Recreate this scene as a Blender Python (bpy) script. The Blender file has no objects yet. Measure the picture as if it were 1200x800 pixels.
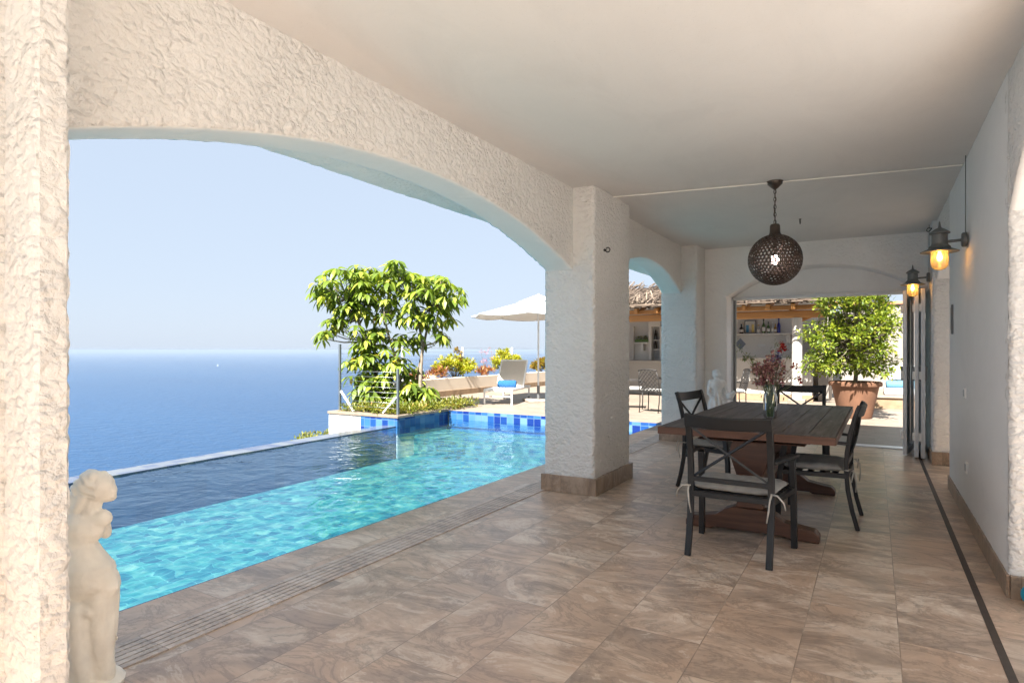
import bpy, math, random
from mathutils import Vector, Matrix, noise, Euler
random.seed(7)
SUN_E, SKY_S, EXPO = 4.2, .087, 2.53
SC = bpy.context.scene
COL = SC.collection
PI = math.pi
R = math.radians
# ------------------------------------------------------------------ camera maths (f = 720 px of a 1200 px wide frame)
YAW = R(30.55); CH = 1.37
SY, CY = math.sin(YAW), math.cos(YAW)
def x_at(u, Y):
    r = (u-600)/720.0
    return (r*CY*Y-SY*Y)/(CY+SY*r)
def depth(X, Y): return -SY*X+CY*Y
def z_at(v, X, Y): return CH+(410-v)/720.0*depth(X, Y)

# ------------------------------------------------------------------ materials
MATS = {}
class NT:
    def __init__(s, name):
        s.m = bpy.data.materials.new(name); s.m.use_nodes = True
        s.t = s.m.node_tree; s.N = s.t.nodes; s.L = s.t.links
        s.out = [n for n in s.N if n.type == 'OUTPUT_MATERIAL'][0]
        s.p = [n for n in s.N if n.type == 'BSDF_PRINCIPLED'][0]
    def n(s, typ, ins=None, **kw):
        x = s.N.new(typ)
        for k, v in kw.items(): setattr(x, k, v)
        for k, v in (ins or {}).items():
            if hasattr(v, 'is_output'): s.L.new(v, x.inputs[k])
            else: x.inputs[k].default_value = v
        return x
    def set(s, **kw):
        for k, v in kw.items():
            k = k.replace('_', ' ')
            if hasattr(v, 'is_output'): s.L.new(v, s.p.inputs[k])
            else: s.p.inputs[k].default_value = v
    def pos(s): return s.n('ShaderNodeNewGeometry').outputs['Position']
    def obj(s): return s.n('ShaderNodeTexCoord').outputs['Object']
    def noise(s, vec, scale, detail=4, rough=.55, dist=0):
        return s.n('ShaderNodeTexNoise', {'Vector': vec, 'Scale': scale, 'Detail': detail, 'Roughness': rough, 'Distortion': dist})
    def ramp(s, fac, stops, interp='LINEAR'):
        x = s.n('ShaderNodeValToRGB', {'Fac': fac}); cr = x.color_ramp; cr.interpolation = interp
        while len(cr.elements) < len(stops): cr.elements.new(.5)
        for e, (p, c) in zip(cr.elements, stops):
            e.position = p; e.color = (c, c, c, 1) if isinstance(c, (int, float)) else (*c, 1)
        return x.outputs['Color']
    def mix(s, fac, a, b, mode='MIX'):
        x = s.n('ShaderNodeMix', data_type='RGBA', blend_type=mode)
        for i, v in ((0, fac), (6, a), (7, b)):
            if hasattr(v, 'is_output'): s.L.new(v, x.inputs[i])
            else: x.inputs[i].default_value = v if (i == 0 or len(v) == 4) else (*v, 1)
        return x.outputs[2]
    def math(s, op, a, b=0.0, c=0.0):
        x = s.n('ShaderNodeMath', operation=op)
        for i, v in enumerate((a, b, c)):
            if hasattr(v, 'is_output'): s.L.new(v, x.inputs[i])
            else: x.inputs[i].default_value = v
        return x.outputs[0]
    def map(s, vec, scale=(1,1,1), loc=(0,0,0), rot=(0,0,0)):
        return s.n('ShaderNodeMapping', {'Vector': vec, 'Scale': scale, 'Location': loc, 'Rotation': rot}).outputs[0]
    def bump(s, h, strength=.5, dist=.01, normal=None):
        ins = {'Height': h, 'Strength': strength, 'Distance': dist}
        if normal is not None: ins['Normal'] = normal
        return s.n('ShaderNodeBump', ins).outputs[0]

def plain(name, col, rough=.5, metal=0, var=.15, scale=8, bump=0, bscale=60, spec=None):
    """paint / metal / fabric with a little mottling"""
    t = NT(name); v = t.obj()
    nz = t.noise(v, scale, 5).outputs['Fac']
    c2 = tuple(max(0, c*(1-var)) for c in col); c3 = tuple(min(1, c*(1+var)) for c in col)
    t.set(Base_Color=t.ramp(nz, [(.3, c2), (.7, c3)]), Roughness=rough, Metallic=metal)
    if spec is not None: t.set(Specular_IOR_Level=spec)
    if bump: t.set(Normal=t.bump(t.noise(v, bscale, 3).outputs['Fac'], bump, .004))
    MATS[name] = t.m
    return t.m

def m_stucco(name, col, amount=1.0):
    """trowelled render: soft puffs parted by thin creases, a little weather staining"""
    t = NT(name); v = t.pos()
    w = t.noise(v, 11, 4, .6).outputs['Color']
    vv = t.mix(.085, v, w, 'ADD')
    cell = t.n('ShaderNodeTexVoronoi', {'Vector': t.map(vv, (1, 1, 1.35)), 'Scale': 27.0, 'Smoothness': .35}, feature='SMOOTH_F1').outputs['Distance']
    puff = t.math('SUBTRACT', 1.0, t.math('MULTIPLY', cell, 1.15))
    fine = t.noise(vv, 46, 6, .62, .1).outputs['Fac']
    h = t.math('ADD', t.math('MULTIPLY', puff, .75), t.math('MULTIPLY', fine, .42))
    big = t.noise(v, 1.1, 5, .62).outputs['Fac']
    st = t.noise(t.map(v, (3.2, 3.2, .55)), 1.0, 5, .65).outputs['Fac']
    c = t.ramp(big, [(.3, tuple(x*.95 for x in col)), (.7, col)])
    c = t.mix(t.ramp(st, [(.55, 0.0), (.75, .16)]), c, (col[0]*.86, col[1]*.80, col[2]*.70))
    var = t.ramp(t.noise(v, 2.3, 3, .6).outputs['Fac'], [(.32, .55*amount), (.66, 1.0*amount)])
    t.set(Base_Color=c, Roughness=.92, Specular_IOR_Level=.12, Normal=t.bump(h, var, .023))
    MATS[name] = t.m
def m_plaster(name, col, bump=.25):
    t = NT(name); v = t.pos()
    a = t.noise(v, 14, 5, .6, .4).outputs['Fac']; b = t.noise(v, .9, 5, .6).outputs['Fac']
    speck = t.ramp(t.noise(v, 120, 2).outputs['Fac'], [(.27, .86), (.31, 1.0)])
    patch = t.ramp(t.noise(t.map(v, (1.6, .8, 1.2)), 1.1, 6, .68, .7).outputs['Fac'], [(.35, .955), (.52, 1.0), (.7, .975)])
    c = t.mix(1.0, t.ramp(b, [(.3, tuple(x*.95 for x in col)), (.7, col)]), speck, 'MULTIPLY')
    c = t.mix(1.0, c, patch, 'MULTIPLY')
    roll = t.noise(v, 60, 3, .6).outputs['Fac']
    t.set(Base_Color=c, Roughness=.75, Specular_IOR_Level=.2, Normal=t.bump(t.math('ADD', a, t.math('MULTIPLY', roll, .3)), bump, .010))
    MATS[name] = t.m
m_stucco('stucco', (.79, .775, .745))
m_stucco('stucco_fine', (.88, .86, .83), .6)
m_plaster('plaster', (.88, .87, .85))
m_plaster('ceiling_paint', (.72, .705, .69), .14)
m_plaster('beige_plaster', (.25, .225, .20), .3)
m_plaster('bar_plaster', (.46, .43, .39), .3)
m_plaster('garden_plaster', (.66,.57,.46), .3)
m_plaster('white_plaster', (.83, .80, .75), .3)

def m_tile(name, w, h, ox, oy, swap, cols, rough=.36, mortar=.0025, vein_scale=1.0, bumpy=.12):
    """stone-look porcelain tiles, cols = dark, mid, light, warm"""
    t = NT(name); v = t.pos()
    sp = t.n('ShaderNodeSeparateXYZ', {'Vector': v})
    X, Y = sp.outputs[0], sp.outputs[1]
    if swap: X, Y = Y, X
    uv = t.n('ShaderNodeCombineXYZ', {'X': t.math('ADD', X, ox), 'Y': t.math('ADD', Y, oy)}).outputs[0]
    br = t.n('ShaderNodeTexBrick', {'Vector': uv, 'Color1': (0,0,0,1), 'Color2': (1,1,1,1), 'Mortar': (.5,.5,.5,1), 'Scale': 1.0,
             'Mortar Size': mortar, 'Mortar Smooth': .1, 'Brick Width': w, 'Row Height': h}, offset=.37, offset_frequency=2)
    rnd = br.outputs['Color']
    sh = t.n('ShaderNodeVectorMath', {0: rnd, 1: (31.0, 17.0, 9.0)}, operation='MULTIPLY').outputs[0]
    vv = t.n('ShaderNodeVectorMath', {0: v, 1: sh}, operation='ADD').outputs[0]
    vs = t.map(vv, (1.5*vein_scale, 2.7*vein_scale, 1), rot=(0, 0, R(-24)))
    n1 = t.noise(vs, 1.1, 10, .70, .9).outputs['Fac']
    n2 = t.noise(t.map(vv, (1.0, 1.9, 1), rot=(0, 0, R(-30))), 1.5*vein_scale, 10, .70, 1.0).outputs['Fac']
    n3 = t.noise(vv, .8, 3).outputs['Fac']
    c = t.ramp(n1, [(.33, cols[0]), (.46, tuple(.5*x+.5*y for x, y in zip(cols[0], cols[1]))), (.52, cols[1]), (.66, cols[2])])
    c = t.mix(t.ramp(t.math('ADD', t.math('MULTIPLY', n3, .6), t.math('MULTIPLY', t.noise(vv, 2.6, 6, .65, .6).outputs['Fac'], .4)), [(.44, 0.0), (.58, .7)]), c, cols[3])
    vein = t.ramp(n2, [(.45, 0.0), (.487, .45), (.505, .12), (.55, .0)])
    c = t.mix(vein, c, tuple(x*.55 for x in cols[0]))
    lt = t.ramp(n2, [(.565, 0.0), (.60, .65), (.63, 0.0)])
    c = t.mix(lt, c, cols[2])
    tone = t.ramp(rnd, [(0, .95), (1, 1.05)])
    c = t.mix(1.0, c, tone, 'MULTIPLY')
    c = t.mix(t.math('MULTIPLY', br.outputs['Fac'], .5), c, tuple(x*.6 for x in cols[0]))
    rr = t.ramp(n1, [(.3, rough-.06), (.7, rough+.1)])
    hh = t.math('ADD', t.math('MULTIPLY', n2, .5), t.math('MULTIPLY', br.outputs['Fac'], -1.5))
    t.set(Base_Color=c, Roughness=rr, Normal=t.bump(hh, bumpy, .006))
    MATS[name] = t.m
m_tile('floor_tile', .81, .40, .33, .70+.40*20, True, [(.30,.225,.172), (.53,.395,.292), (.74,.625,.50), (.58,.395,.27)])
m_tile('drain_stone', .81, 9, 0, 0, True, [(.36,.30,.26), (.55,.45,.37), (.68,.59,.51), (.58,.45,.36)], rough=.55)
m_tile('patio_tile', .62, .62, .0, .0, False, [(0.1741,0.1393,0.1084), (0.2167,0.1761,0.1393), (0.2477,0.209,0.1703), (0.2245,0.1741,0.1316)], rough=.55)
m_tile('bounce_tile', .62, .62, .0, .0, False, [(.46,.455,.44), (.545,.54,.53), (.60,.60,.59), (.53,.515,.49)], rough=.6)
m_tile('skirting_tile', 1.1, 9.0, .0, .0, False, [(.21,.15,.105), (.33,.235,.165), (.44,.34,.255), (.36,.24,.15)], vein_scale=1.8)

def m_mosaic(name, cell, stops, mort, wob=0.0, rough=.12, mortar=.006):
    t = NT(name); v = t.pos()
    if wob:
        w = t.noise(v, 4.6, 2, .4).outputs['Color']
        w = t.n('ShaderNodeVectorMath', {0: w, 1: (.5, .5, .5)}, operation='SUBTRACT').outputs[0]
        w = t.n('ShaderNodeVectorMath', {0: w, 1: (wob, wob, 0)}, operation='MULTIPLY').outputs[0]
        v = t.n('ShaderNodeVectorMath', {0: v, 1: w}, operation='ADD').outputs[0]
    v = t.n('ShaderNodeVectorMath', {0: v, 1: (cell*.31, cell*.37, cell*.43)}, operation='ADD').outputs[0]
    s = t.n('ShaderNodeVectorMath', {0: v, 1: (1/cell,)*3}, operation='MULTIPLY').outputs[0]
    fl = t.n('ShaderNodeVectorMath', {0: s}, operation='FLOOR').outputs[0]
    wn = t.n('ShaderNodeTexWhiteNoise', {'Vector': fl}, noise_dimensions='3D').outputs['Value']
    cl = t.noise(t.obj() if not wob else v, 5, 4).outputs['Fac']
    kk = .36 if wob else .8
    f = t.math('ADD', t.math('MULTIPLY', wn, kk), t.math('MULTIPLY', cl, 1-kk))
    c = t.ramp(f, stops)
    fr = t.n('ShaderNodeVectorMath', {0: s}, operation='FRACTION').outputs[0]
    sp = t.n('ShaderNodeSeparateXYZ', {'Vector': fr})
    m = mortar/cell
    def edge(o): 
        d = t.math('SUBTRACT', .5, t.math('ABSOLUTE', t.math('SUBTRACT', o, .5)))
        return t.math('LESS_THAN', d, m)
    ge = t.n('ShaderNodeSeparateXYZ', {'Vector': t.n('ShaderNodeNewGeometry').outputs['True Normal']})
    e = None
    for i in range(3):
        q = t.math('MULTIPLY', edge(sp.outputs[i]), t.math('LESS_THAN', t.math('ABSOLUTE', ge.outputs[i]), .5))
        e = q if e is None else t.math('MAXIMUM', e, q)
    c = t.mix(e, c, mort)
    t.set(Base_Color=c, Roughness=rough)
    MATS[name] = t.m
m_mosaic('pool_floor_tile', .14, [(.26, (.005,.066,.108)), (.42, (.013,.118,.146)), (.56, (.027,.152,.160)), (.74, (.10,.222,.205))], (.06,.20,.21), wob=.30, rough=.5, mortar=.004)
m_mosaic('pool_wall_tile', .20, [(.15, (.016,.070,.21)), (.5, (.020,.085,.25)), (.9, (.030,.105,.28))], (.028,.095,.25), rough=.3)
m_mosaic('band_tile', .165, [(.12, (0.006,0.02,0.136)), (.4, (0.012,0.056,0.192)), (.65, (0.032,0.112,0.248)), (.85, (0.096,0.184,0.296))], (0.08,0.14,0.22), rough=.15)
m_mosaic('edge_tile', .20, [(.15, (0.0355,0.0484,0.1)), (.42, (0.0678,0.0806,0.1194)), (.7, (0.0968,0.1097,0.129)), (.9, (0.1161,0.1258,0.1323))], (0.0968,0.1048,0.1161), rough=.12)

def m_water():
    t = NT('pool_water'); v = t.pos()
    h = t.math('ADD', t.noise(t.map(v, (1.0, 1.0, 1)), 2.2, 3, .5, .8).outputs['Fac'], t.math('MULTIPLY', t.noise(v, 9, 2, .5, .5).outputs['Fac'], .22))
    nrm = t.bump(h, .30, .10)
    fr = t.n('ShaderNodeFresnel', {'IOR': 1.33, 'Normal': nrm}).outputs[0]
    # caustic net of bright lines and dimmer lenses painted into the transparent colour
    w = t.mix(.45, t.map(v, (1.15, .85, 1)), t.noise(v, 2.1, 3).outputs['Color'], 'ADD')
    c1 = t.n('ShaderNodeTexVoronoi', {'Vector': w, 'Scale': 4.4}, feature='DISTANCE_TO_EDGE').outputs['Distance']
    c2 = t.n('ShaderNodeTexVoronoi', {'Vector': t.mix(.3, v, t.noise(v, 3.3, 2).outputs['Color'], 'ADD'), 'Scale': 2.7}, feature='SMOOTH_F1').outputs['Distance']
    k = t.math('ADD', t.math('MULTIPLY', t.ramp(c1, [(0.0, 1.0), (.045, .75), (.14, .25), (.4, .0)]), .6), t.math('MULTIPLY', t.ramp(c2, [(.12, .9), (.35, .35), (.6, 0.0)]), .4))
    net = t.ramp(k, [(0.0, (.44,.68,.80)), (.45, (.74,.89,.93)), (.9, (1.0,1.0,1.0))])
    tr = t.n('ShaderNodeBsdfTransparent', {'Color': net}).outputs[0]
    gl = t.n('ShaderNodeBsdfGlossy', {'Color': (.74,.88,1,1), 'Roughness': .03, 'Normal': nrm}).outputs[0]
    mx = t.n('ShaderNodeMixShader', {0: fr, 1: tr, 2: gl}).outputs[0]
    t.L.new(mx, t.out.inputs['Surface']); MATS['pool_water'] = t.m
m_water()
def m_sea():
    t = NT('sea'); v = t.pos()
    h = t.math('ADD', t.noise(t.map(v, (1, 1, 1)), .055, 6, .62, .4).outputs['Fac'], t.math('MULTIPLY', t.noise(v, .006, 3).outputs['Fac'], .5))
    patch = t.noise(t.map(v, (.35, 1.2, 1), rot=(0,0,R(20))), .0016, 5, .6, .6).outputs['Fac']
    c = t.ramp(patch, [(.32, (.006,.035,.092)), (.68, (.0095,.048,.118))])
    t.set(Base_Color=c, Roughness=.30, IOR=1.33, Specular_IOR_Level=.32, Normal=t.bump(h, .8, 6.0))
    MATS['sea'] = t.m
m_sea()
def m_leaf(name, stops, trans=.35, rough=.42):
    t = NT(name)
    ri = t.n('ShaderNodeNewGeometry').outputs['Random Per Island']
    c = t.ramp(ri, stops)
    t.set(Base_Color=c, Roughness=rough, Specular_IOR_Level=.4)
    tl = t.n('ShaderNodeBsdfTranslucent', {'Color': t.mix(1.0, c, (1.5, 1.6, .7, 1), 'MULTIPLY')}).outputs[0]
    mx = t.n('ShaderNodeMixShader', {0: trans, 1: t.p.outputs[0], 2: tl}).outputs[0]
    t.L.new(mx, t.out.inputs['Surface']); MATS[name] = t.m
m_leaf('umbrella_leaf', [(0, (0.0714,0.1154,0.0161)), (.5, (0.143,0.2006,0.0241)), (.85, (0.2622,0.311,0.0401)), (.97, (0.4052,0.4011,0.0702)), (1, (0.5362,0.301,0.0401))])
m_leaf('lemon_leaf', [(0, (0.0648,0.1001,0.0133)), (.5, (0.1441,0.1934,0.02)), (.85, (0.2594,0.2935,0.0334)), (1, (0.3604,0.3469,0.06))])
m_leaf('shrub_leaf', [(0, (0.1963,0.2321,0.0224)), (.5, (0.3392,0.3392,0.0268)), (.9, (0.4998,0.4284,0.0446)), (1, (0.5355,0.357,0.0446))])
m_leaf('cover_leaf', [(0, (0.068,0.0952,0.0136)), (.5, (0.1496,0.1632,0.0204)), (.9, (0.2584,0.2312,0.0408)), (1, (0.306,0.17,0.0408))])
m_leaf('succulent_leaf', [(0, (0.1901,0.0518,0.0302)), (.5, (0.3283,0.1123,0.0518)), (.8, (0.3629,0.216,0.0864)), (1, (0.3024,0.311,0.121))])
m_leaf('orange_leaf', [(0, (0.2117,0.1129,0.0141)), (.6, (0.2625,0.1694,0.0235)), (1, (0.1693,0.1787,0.0235))])
m_leaf('bouquet_leaf', [(0, (.10,.15,.07)), (.6, (.17,.20,.09)), (1, (.32,.32,.2))])
m_leaf('mauve_petal', [(0, (0.272,0.102,0.1275)), (.5, (0.459,0.221,0.238)), (.8, (0.612,0.391,0.374)), (1, (0.714,0.544,0.442))], .25)
m_leaf('red_petal', [(0, (.33,.012,.014)), (.6, (.45,.03,.03)), (1, (.5,.09,.07))], .25)
m_leaf('blue_petal', [(0, (.11,.10,.36)), (1, (.32,.28,.5))], .25)
m_leaf('pink_petal', [(0, (0.42,0.126,0.175)), (1, (0.504,0.252,0.28))], .25)

def m_wood(name, dark, light, scale=1.0, rough=.45, axis=1, wear=0.0):
    t = NT(name); v = t.obj()
    sc = [14, 14, 14]; sc[axis] = .9
    g = t.noise(t.map(v, tuple(s*scale for s in sc)), 1.6, 7, .65, .6).outputs['Fac']
    f = t.noise(t.map(v, tuple(s*scale*5 for s in sc)), 2.0, 3).outputs['Fac']
    k = t.math('ADD', t.math('MULTIPLY', g, .75), t.math('MULTIPLY', f, .25))
    c = t.ramp(k, [(.32, dark), (.66, light)])
    if wear:
        wr = t.ramp(t.noise(t.map(v, tuple(s*1.4 for s in sc)), 2.4, 6, .7).outputs['Fac'], [(.60, 0.0), (.68, wear)])
        c = t.mix(wr, c, (.34, .31, .29))
    t.set(Base_Color=c, Roughness=t.ramp(g, [(.3, rough+.1), (.7, rough-.05)]), Normal=t.bump(k, .25, .004))
    MATS[name] = t.m
m_wood('table_wood', (0.032,0.0197,0.0151), (0.0836,0.0534,0.0429), 1.0, .48, 1, .35)
m_wood('trestle_wood', (.05,.022,.013), (.145,.062,.034), 1.0, .45, 0)
m_wood('edge_wood', (0.054,0.0192,0.0084), (0.12,0.045,0.0204), 1.0, .45, 0)
m_wood('beam_wood', (0.255,0.102,0.0255), (0.476,0.2295,0.0638), .5, .6, 0)
m_wood('dark_wood', (.06,.035,.02), (.14,.08,.045), .5, .6, 2)
def m_thatch():
    t = NT('thatch')
    ri = t.n('ShaderNodeNewGeometry').outputs['Random Per Island']
    t.set(Base_Color=t.ramp(ri, [(0, (.04,.028,.02)), (.4, (.09,.063,.045)), (.8, (.15,.11,.08)), (1, (.24,.19,.14))]), Roughness=.9)
    MATS['thatch'] = t.m
m_thatch()
def m_glass(name, tint=(.95,.98,.97), rough=.0, mixv=None):
    t = NT(name)
    tr = t.n('ShaderNodeBsdfTransparent', {'Color': (*tint, 1)}).outputs[0]
    gl = t.n('ShaderNodeBsdfGlossy', {'Roughness': rough}).outputs[0]
    fr = t.n('ShaderNodeFresnel', {'IOR': 1.5}).outputs[0]
    mx = t.n('ShaderNodeMixShader', {0: fr, 1: tr, 2: gl}).outputs[0]
    t.L.new(mx, t.out.inputs['Surface']); MATS[name] = t.m
m_glass('glass'); m_glass('vase_glass', (.84,.92,.87));  m_glass('table_glass', (.75,.86,.88))
def m_emit(name, col, s):
    t = NT(name); t.set(Base_Color=(.8,.7,.6,1), Emission_Color=(*col, 1), Emission_Strength=s); MATS[name] = t.m
def m_frost(name):
    t = NT(name)
    tr = t.n('ShaderNodeBsdfTransparent', {'Color': (.97,.93,.86,1)}).outputs[0]
    tl = t.n('ShaderNodeBsdfTranslucent', {'Color': (.85,.8,.72,1)}).outputs[0]
    gl = t.n('ShaderNodeBsdfGlossy', {'Roughness': .08}).outputs[0]
    a = t.n('ShaderNodeMixShader', {0: .32, 1: tr, 2: tl}).outputs[0]
    mx = t.n('ShaderNodeMixShader', {0: t.n('ShaderNodeFresnel', {'IOR': 1.45}).outputs[0], 1: a, 2: gl}).outputs[0]
    t.L.new(mx, t.out.inputs['Surface']); MATS[name] = t.m
m_frost('lamp_glass')
m_emit('bulb_warm', (1.0, .46, .08), 8); m_emit('bulb_soft', (1.0, .70, .62), 4)
plain('chair_metal', (.010,.010,.011), .45, 0.0, .3, 6, .15, 220)
plain('cushion', (.34,.325,.30), .95, 0, .12, 20, .5, 260)
plain('tie', (.48,.45,.40), .95, 0, .1, 20, .3, 300)
plain('iron', (.022,.019,.017), .5, .3, .3, 10, .2, 200)
plain('bronze', (.09,.068,.055), .42, .65, .3, 12, .1, 90)
plain('lamp_grey', (.17,.175,.17), .48, .45, .25, 14, .15, 120)
plain('alu', (.66,.67,.68), .35, .1, .06, 4)
plain('alu_dark', (.14,.145,.15), .45, .3, .1, 6)
plain('steel', (0.275,0.286,0.297), .35, .7, .08, 4)
plain('post_grey', (0.096,0.112,0.124), .45, .3, .1, 5)
plain('black', (.012,.012,.013), .5, 0, .2, 6)
plain('track', (.05,.033,.024), .5, 0, .25, 20)
plain('plastic_white', (.80,.79,.76), .4, 0, .04, 5)
plain('cable_white', (.78,.76,.72), .6, 0, .05, 5)
plain('statue_cream', (.92,.87,.775), .8, 0, .10, 9, .25, 120)
plain('statue_white', (.80,.80,.78), .75, 0, .08, 9, .2, 120)
plain('terracotta', (0.1562,0.0744,0.0409), .85, 0, .22, 4, .3, 60)
plain('soil', (.05,.035,.025), .95, 0, .4, 20, .6, 60)
plain('bark', (.21,.165,.125), .9, 0, .35, 12, .5, 40)
plain('lemon_bark', (.14,.115,.08), .9, 0, .35, 12, .5, 40)
plain('canvas', (.86,.855,.84), .9, 0, .03, 3, .1, 200)
plain('white_paint', (.82,.81,.79), .4, 0, .03, 5)
plain('taupe_mesh', (0.54,0.4725,0.3915), .85, 0, .06, 30, .3, 400)
plain('towel_blue', (.008,.075,.20), .95, 0, .2, 40, .6, 240)
plain('day_blue', (.08,.20,.28), .9, 0, .1, 5, .2, 100)
plain('day_white', (.45,.47,.49), .9, 0, .05, 5, .2, 100)
plain('turquoise', (.01,.28,.42), .5, 0, .1, 9)
plain('rock', (0.276,0.24,0.198), .9, 0, .3, 9, .6, 30)
plain('hill', (.16,.14,.08), .95, 0, .5, .5, .5, 3)
plain('stone_base', (0.24,0.162,0.096), .85, 0, .25, 5, .4, 30)
plain('decor_tile', (.16,.17,.20), .3, 0, .6, 60)
plain('grey_wall', (.42,.42,.42), .8, 0, .05, 3)
plain('bottle_dark', (.02,.018,.016), .15, 0, .1, 5); plain('bottle_blue', (.01,.02,.24), .12, 0, .1, 5)
plain('bottle_clear', (.50,.53,.52), .15, 0, .1, 5); plain('bottle_amber', (.30,.17,.05), .15, 0, .1, 5)
plain('bottle_green', (.08,.14,.05), .15, 0, .1, 5); plain('paper', (.75,.72,.66), .8, 0, .05, 5); plain('paper_blue', (.10,.32,.55), .6, 0, .1, 9)
plain('green_box', (.10,.17,.05), .8, 0, .4, 30)
plain('gold', (.5,.33,.1), .4, .5, .1, 5)
plain('roof_tile', (.42,.19,.11), .85, 0, .3, 6, .4, 20)
# ------------------------------------------------------------------ mesh builder
class MB:
    def __init__(s): s.v = []; s.f = []; s.m = []; s.cur = 0
    def add(s, vs, fs):
        b = len(s.v); s.v += [Vector(p) for p in vs]
        s.f += [tuple(b+i for i in f) for f in fs]; s.m += [s.cur]*len(fs); return b
    def box(s, x0, x1, y0, y1, z0, z1, M=None):
        vs = [Vector((x, y, z)) for z in (z0, z1) for y in (y0, y1) for x in (x0, x1)]
        if M is not None: vs = [M @ p for p in vs]
        s.add(vs, [(0,2,3,1), (4,5,7,6), (0,1,5,4), (2,6,7,3), (0,4,6,2), (1,3,7,5)]); return s
    def bar(s, a, b, w, h, up=(0,0,1), ch=0.0):
        """rectangular bar from a to b: w across, h along up"""
        a, b = Vector(a), Vector(b); d = (b-a).normalized(); up = Vector(up)
        if abs(d.dot(up)) > .98: up = Vector((0,1,0))
        sx = d.cross(up).normalized(); uy = sx.cross(d).normalized()
        if ch: prof = [(-w/2+ch,-h/2), (w/2-ch,-h/2), (w/2,-h/2+ch), (w/2,h/2-ch), (w/2-ch,h/2), (-w/2+ch,h/2), (-w/2,h/2-ch), (-w/2,-h/2+ch)]
        else: prof = [(-w/2,-h/2), (w/2,-h/2), (w/2,h/2), (-w/2,h/2)]
        n = len(prof); vs = [p+sx*q+uy*r for p in (a, b) for q, r in prof]
        s.add(vs, [tuple(range(n-1,-1,-1)), tuple(range(n, 2*n))]+[(i, (i+1)%n, n+(i+1)%n, n+i) for i in range(n)]); return s
    def sweep(s, pts, w, h, up=(1,0,0)):
        """rectangular section along a polyline, w along up, h across"""
        pts = [Vector(p) for p in pts]; up = Vector(up).normalized(); vs = []; n = len(pts)
        for i, p in enumerate(pts):
            d = (pts[min(i+1, n-1)]-pts[max(i-1, 0)]).normalized(); q = up.cross(d).normalized()
            ww = w[i] if isinstance(w, (list, tuple)) else w; hh = h[i] if isinstance(h, (list, tuple)) else h
            vs += [p-up*ww/2-q*hh/2, p+up*ww/2-q*hh/2, p+up*ww/2+q*hh/2, p-up*ww/2+q*hh/2]
        fs = [(3,2,1,0), tuple(4*(n-1)+i for i in range(4))]
        for i in range(n-1): fs += [(4*i+k, 4*i+(k+1)%4, 4*i+4+(k+1)%4, 4*i+4+k) for k in range(4)]
        s.add(vs, fs); return s
    def tube(s, pts, r, n=8, cap=True):
        pts = [Vector(p) for p in pts]; vs = []; m = len(pts); ref = Vector((.31,.17,.93))
        for i, p in enumerate(pts):
            d = (pts[min(i+1, m-1)]-pts[max(i-1, 0)]).normalized()
            a = d.cross(ref)
            if a.length < .05: a = d.cross(Vector((1,0,0)))
            a.normalize(); b = d.cross(a)
            rr = r[i] if isinstance(r, (list, tuple)) else r
            vs += [p+(a*math.cos(2*PI*k/n)+b*math.sin(2*PI*k/n))*rr for k in range(n)]
        fs = [(i*n+k, i*n+(k+1)%n, (i+1)*n+(k+1)%n, (i+1)*n+k) for i in range(m-1) for k in range(n)]
        if cap: fs += [tuple(range(n-1,-1,-1)), tuple((m-1)*n+k for k in range(n))]
        s.add(vs, fs); return s
    def lathe(s, prof, c=(0,0,0), n=24, M=None):
        """prof: (r, z) from bottom to top"""
        c = Vector(c); vs = []; m = len(prof)
        for r, z in prof:
            vs += [Vector((max(r, 1e-4)*math.cos(2*PI*k/n), max(r, 1e-4)*math.sin(2*PI*k/n), z)) for k in range(n)]
        vs = [(M @ p if M is not None else p)+c for p in vs]
        fs = [(i*n+k, i*n+(k+1)%n, (i+1)*n+(k+1)%n, (i+1)*n+k) for i in range(m-1) for k in range(n)]
        s.add(vs, fs+[tuple(range(n-1,-1,-1)), tuple((m-1)*n+k for k in range(n))]); return s
    def ball(s, c, r, n=10, sc=(1,1,1)):
        prof = [(math.cos(a), math.sin(a)) for a in [(-PI/2+PI*i/n) for i in range(n+1)]]
        b = len(s.v); s.lathe(prof, (0,0,0), 2*n)
        for i in range(b, len(s.v)): p = s.v[i]; s.v[i] = Vector(c)+Vector((p.x*r*sc[0], p.y*r*sc[1], p.z*r*sc[2]))
        return s
    def prism(s, poly, fn, d0, d1):
        """extrude a polygon: fn(a,b,d) -> point"""
        n = len(poly); vs = [fn(a, b, d) for d in (d0, d1) for a, b in poly]
        s.add(vs, [tuple(range(n-1,-1,-1)), tuple(range(n, 2*n))]+[(i, (i+1)%n, n+(i+1)%n, n+i) for i in range(n)]); return s
    def build(s, name, mat, parent=None, smooth=False, off=None, bevel=0.0, fix=True):
        me = bpy.data.meshes.new(name)
        o = off if off is not None else Vector((0,0,0))
        me.from_pydata([tuple(p-o) for p in s.v], [], s.f)
        for k in (mat if isinstance(mat, (list, tuple)) else [mat]): me.materials.append(MATS[k])
        for p, k in zip(me.polygons, s.m): p.material_index = k
        if fix:
            import bmesh
            bm = bmesh.new(); bm.from_mesh(me); bmesh.ops.recalc_face_normals(bm, faces=bm.faces); bm.to_mesh(me); bm.free()
        if smooth:
            me.polygons.foreach_set('use_smooth', [True]*len(me.polygons))
            if smooth is not True: me.set_sharp_from_angle(angle=R(smooth))
        ob = bpy.data.objects.new(name, me); COL.objects.link(ob)
        if parent is not None: ob.parent = parent
        if bevel:
            b = ob.modifiers.new('bevel', 'BEVEL'); b.width = bevel; b.segments = 2; b.limit_method = 'ANGLE'; b.angle_limit = R(40)
        return ob
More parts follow.
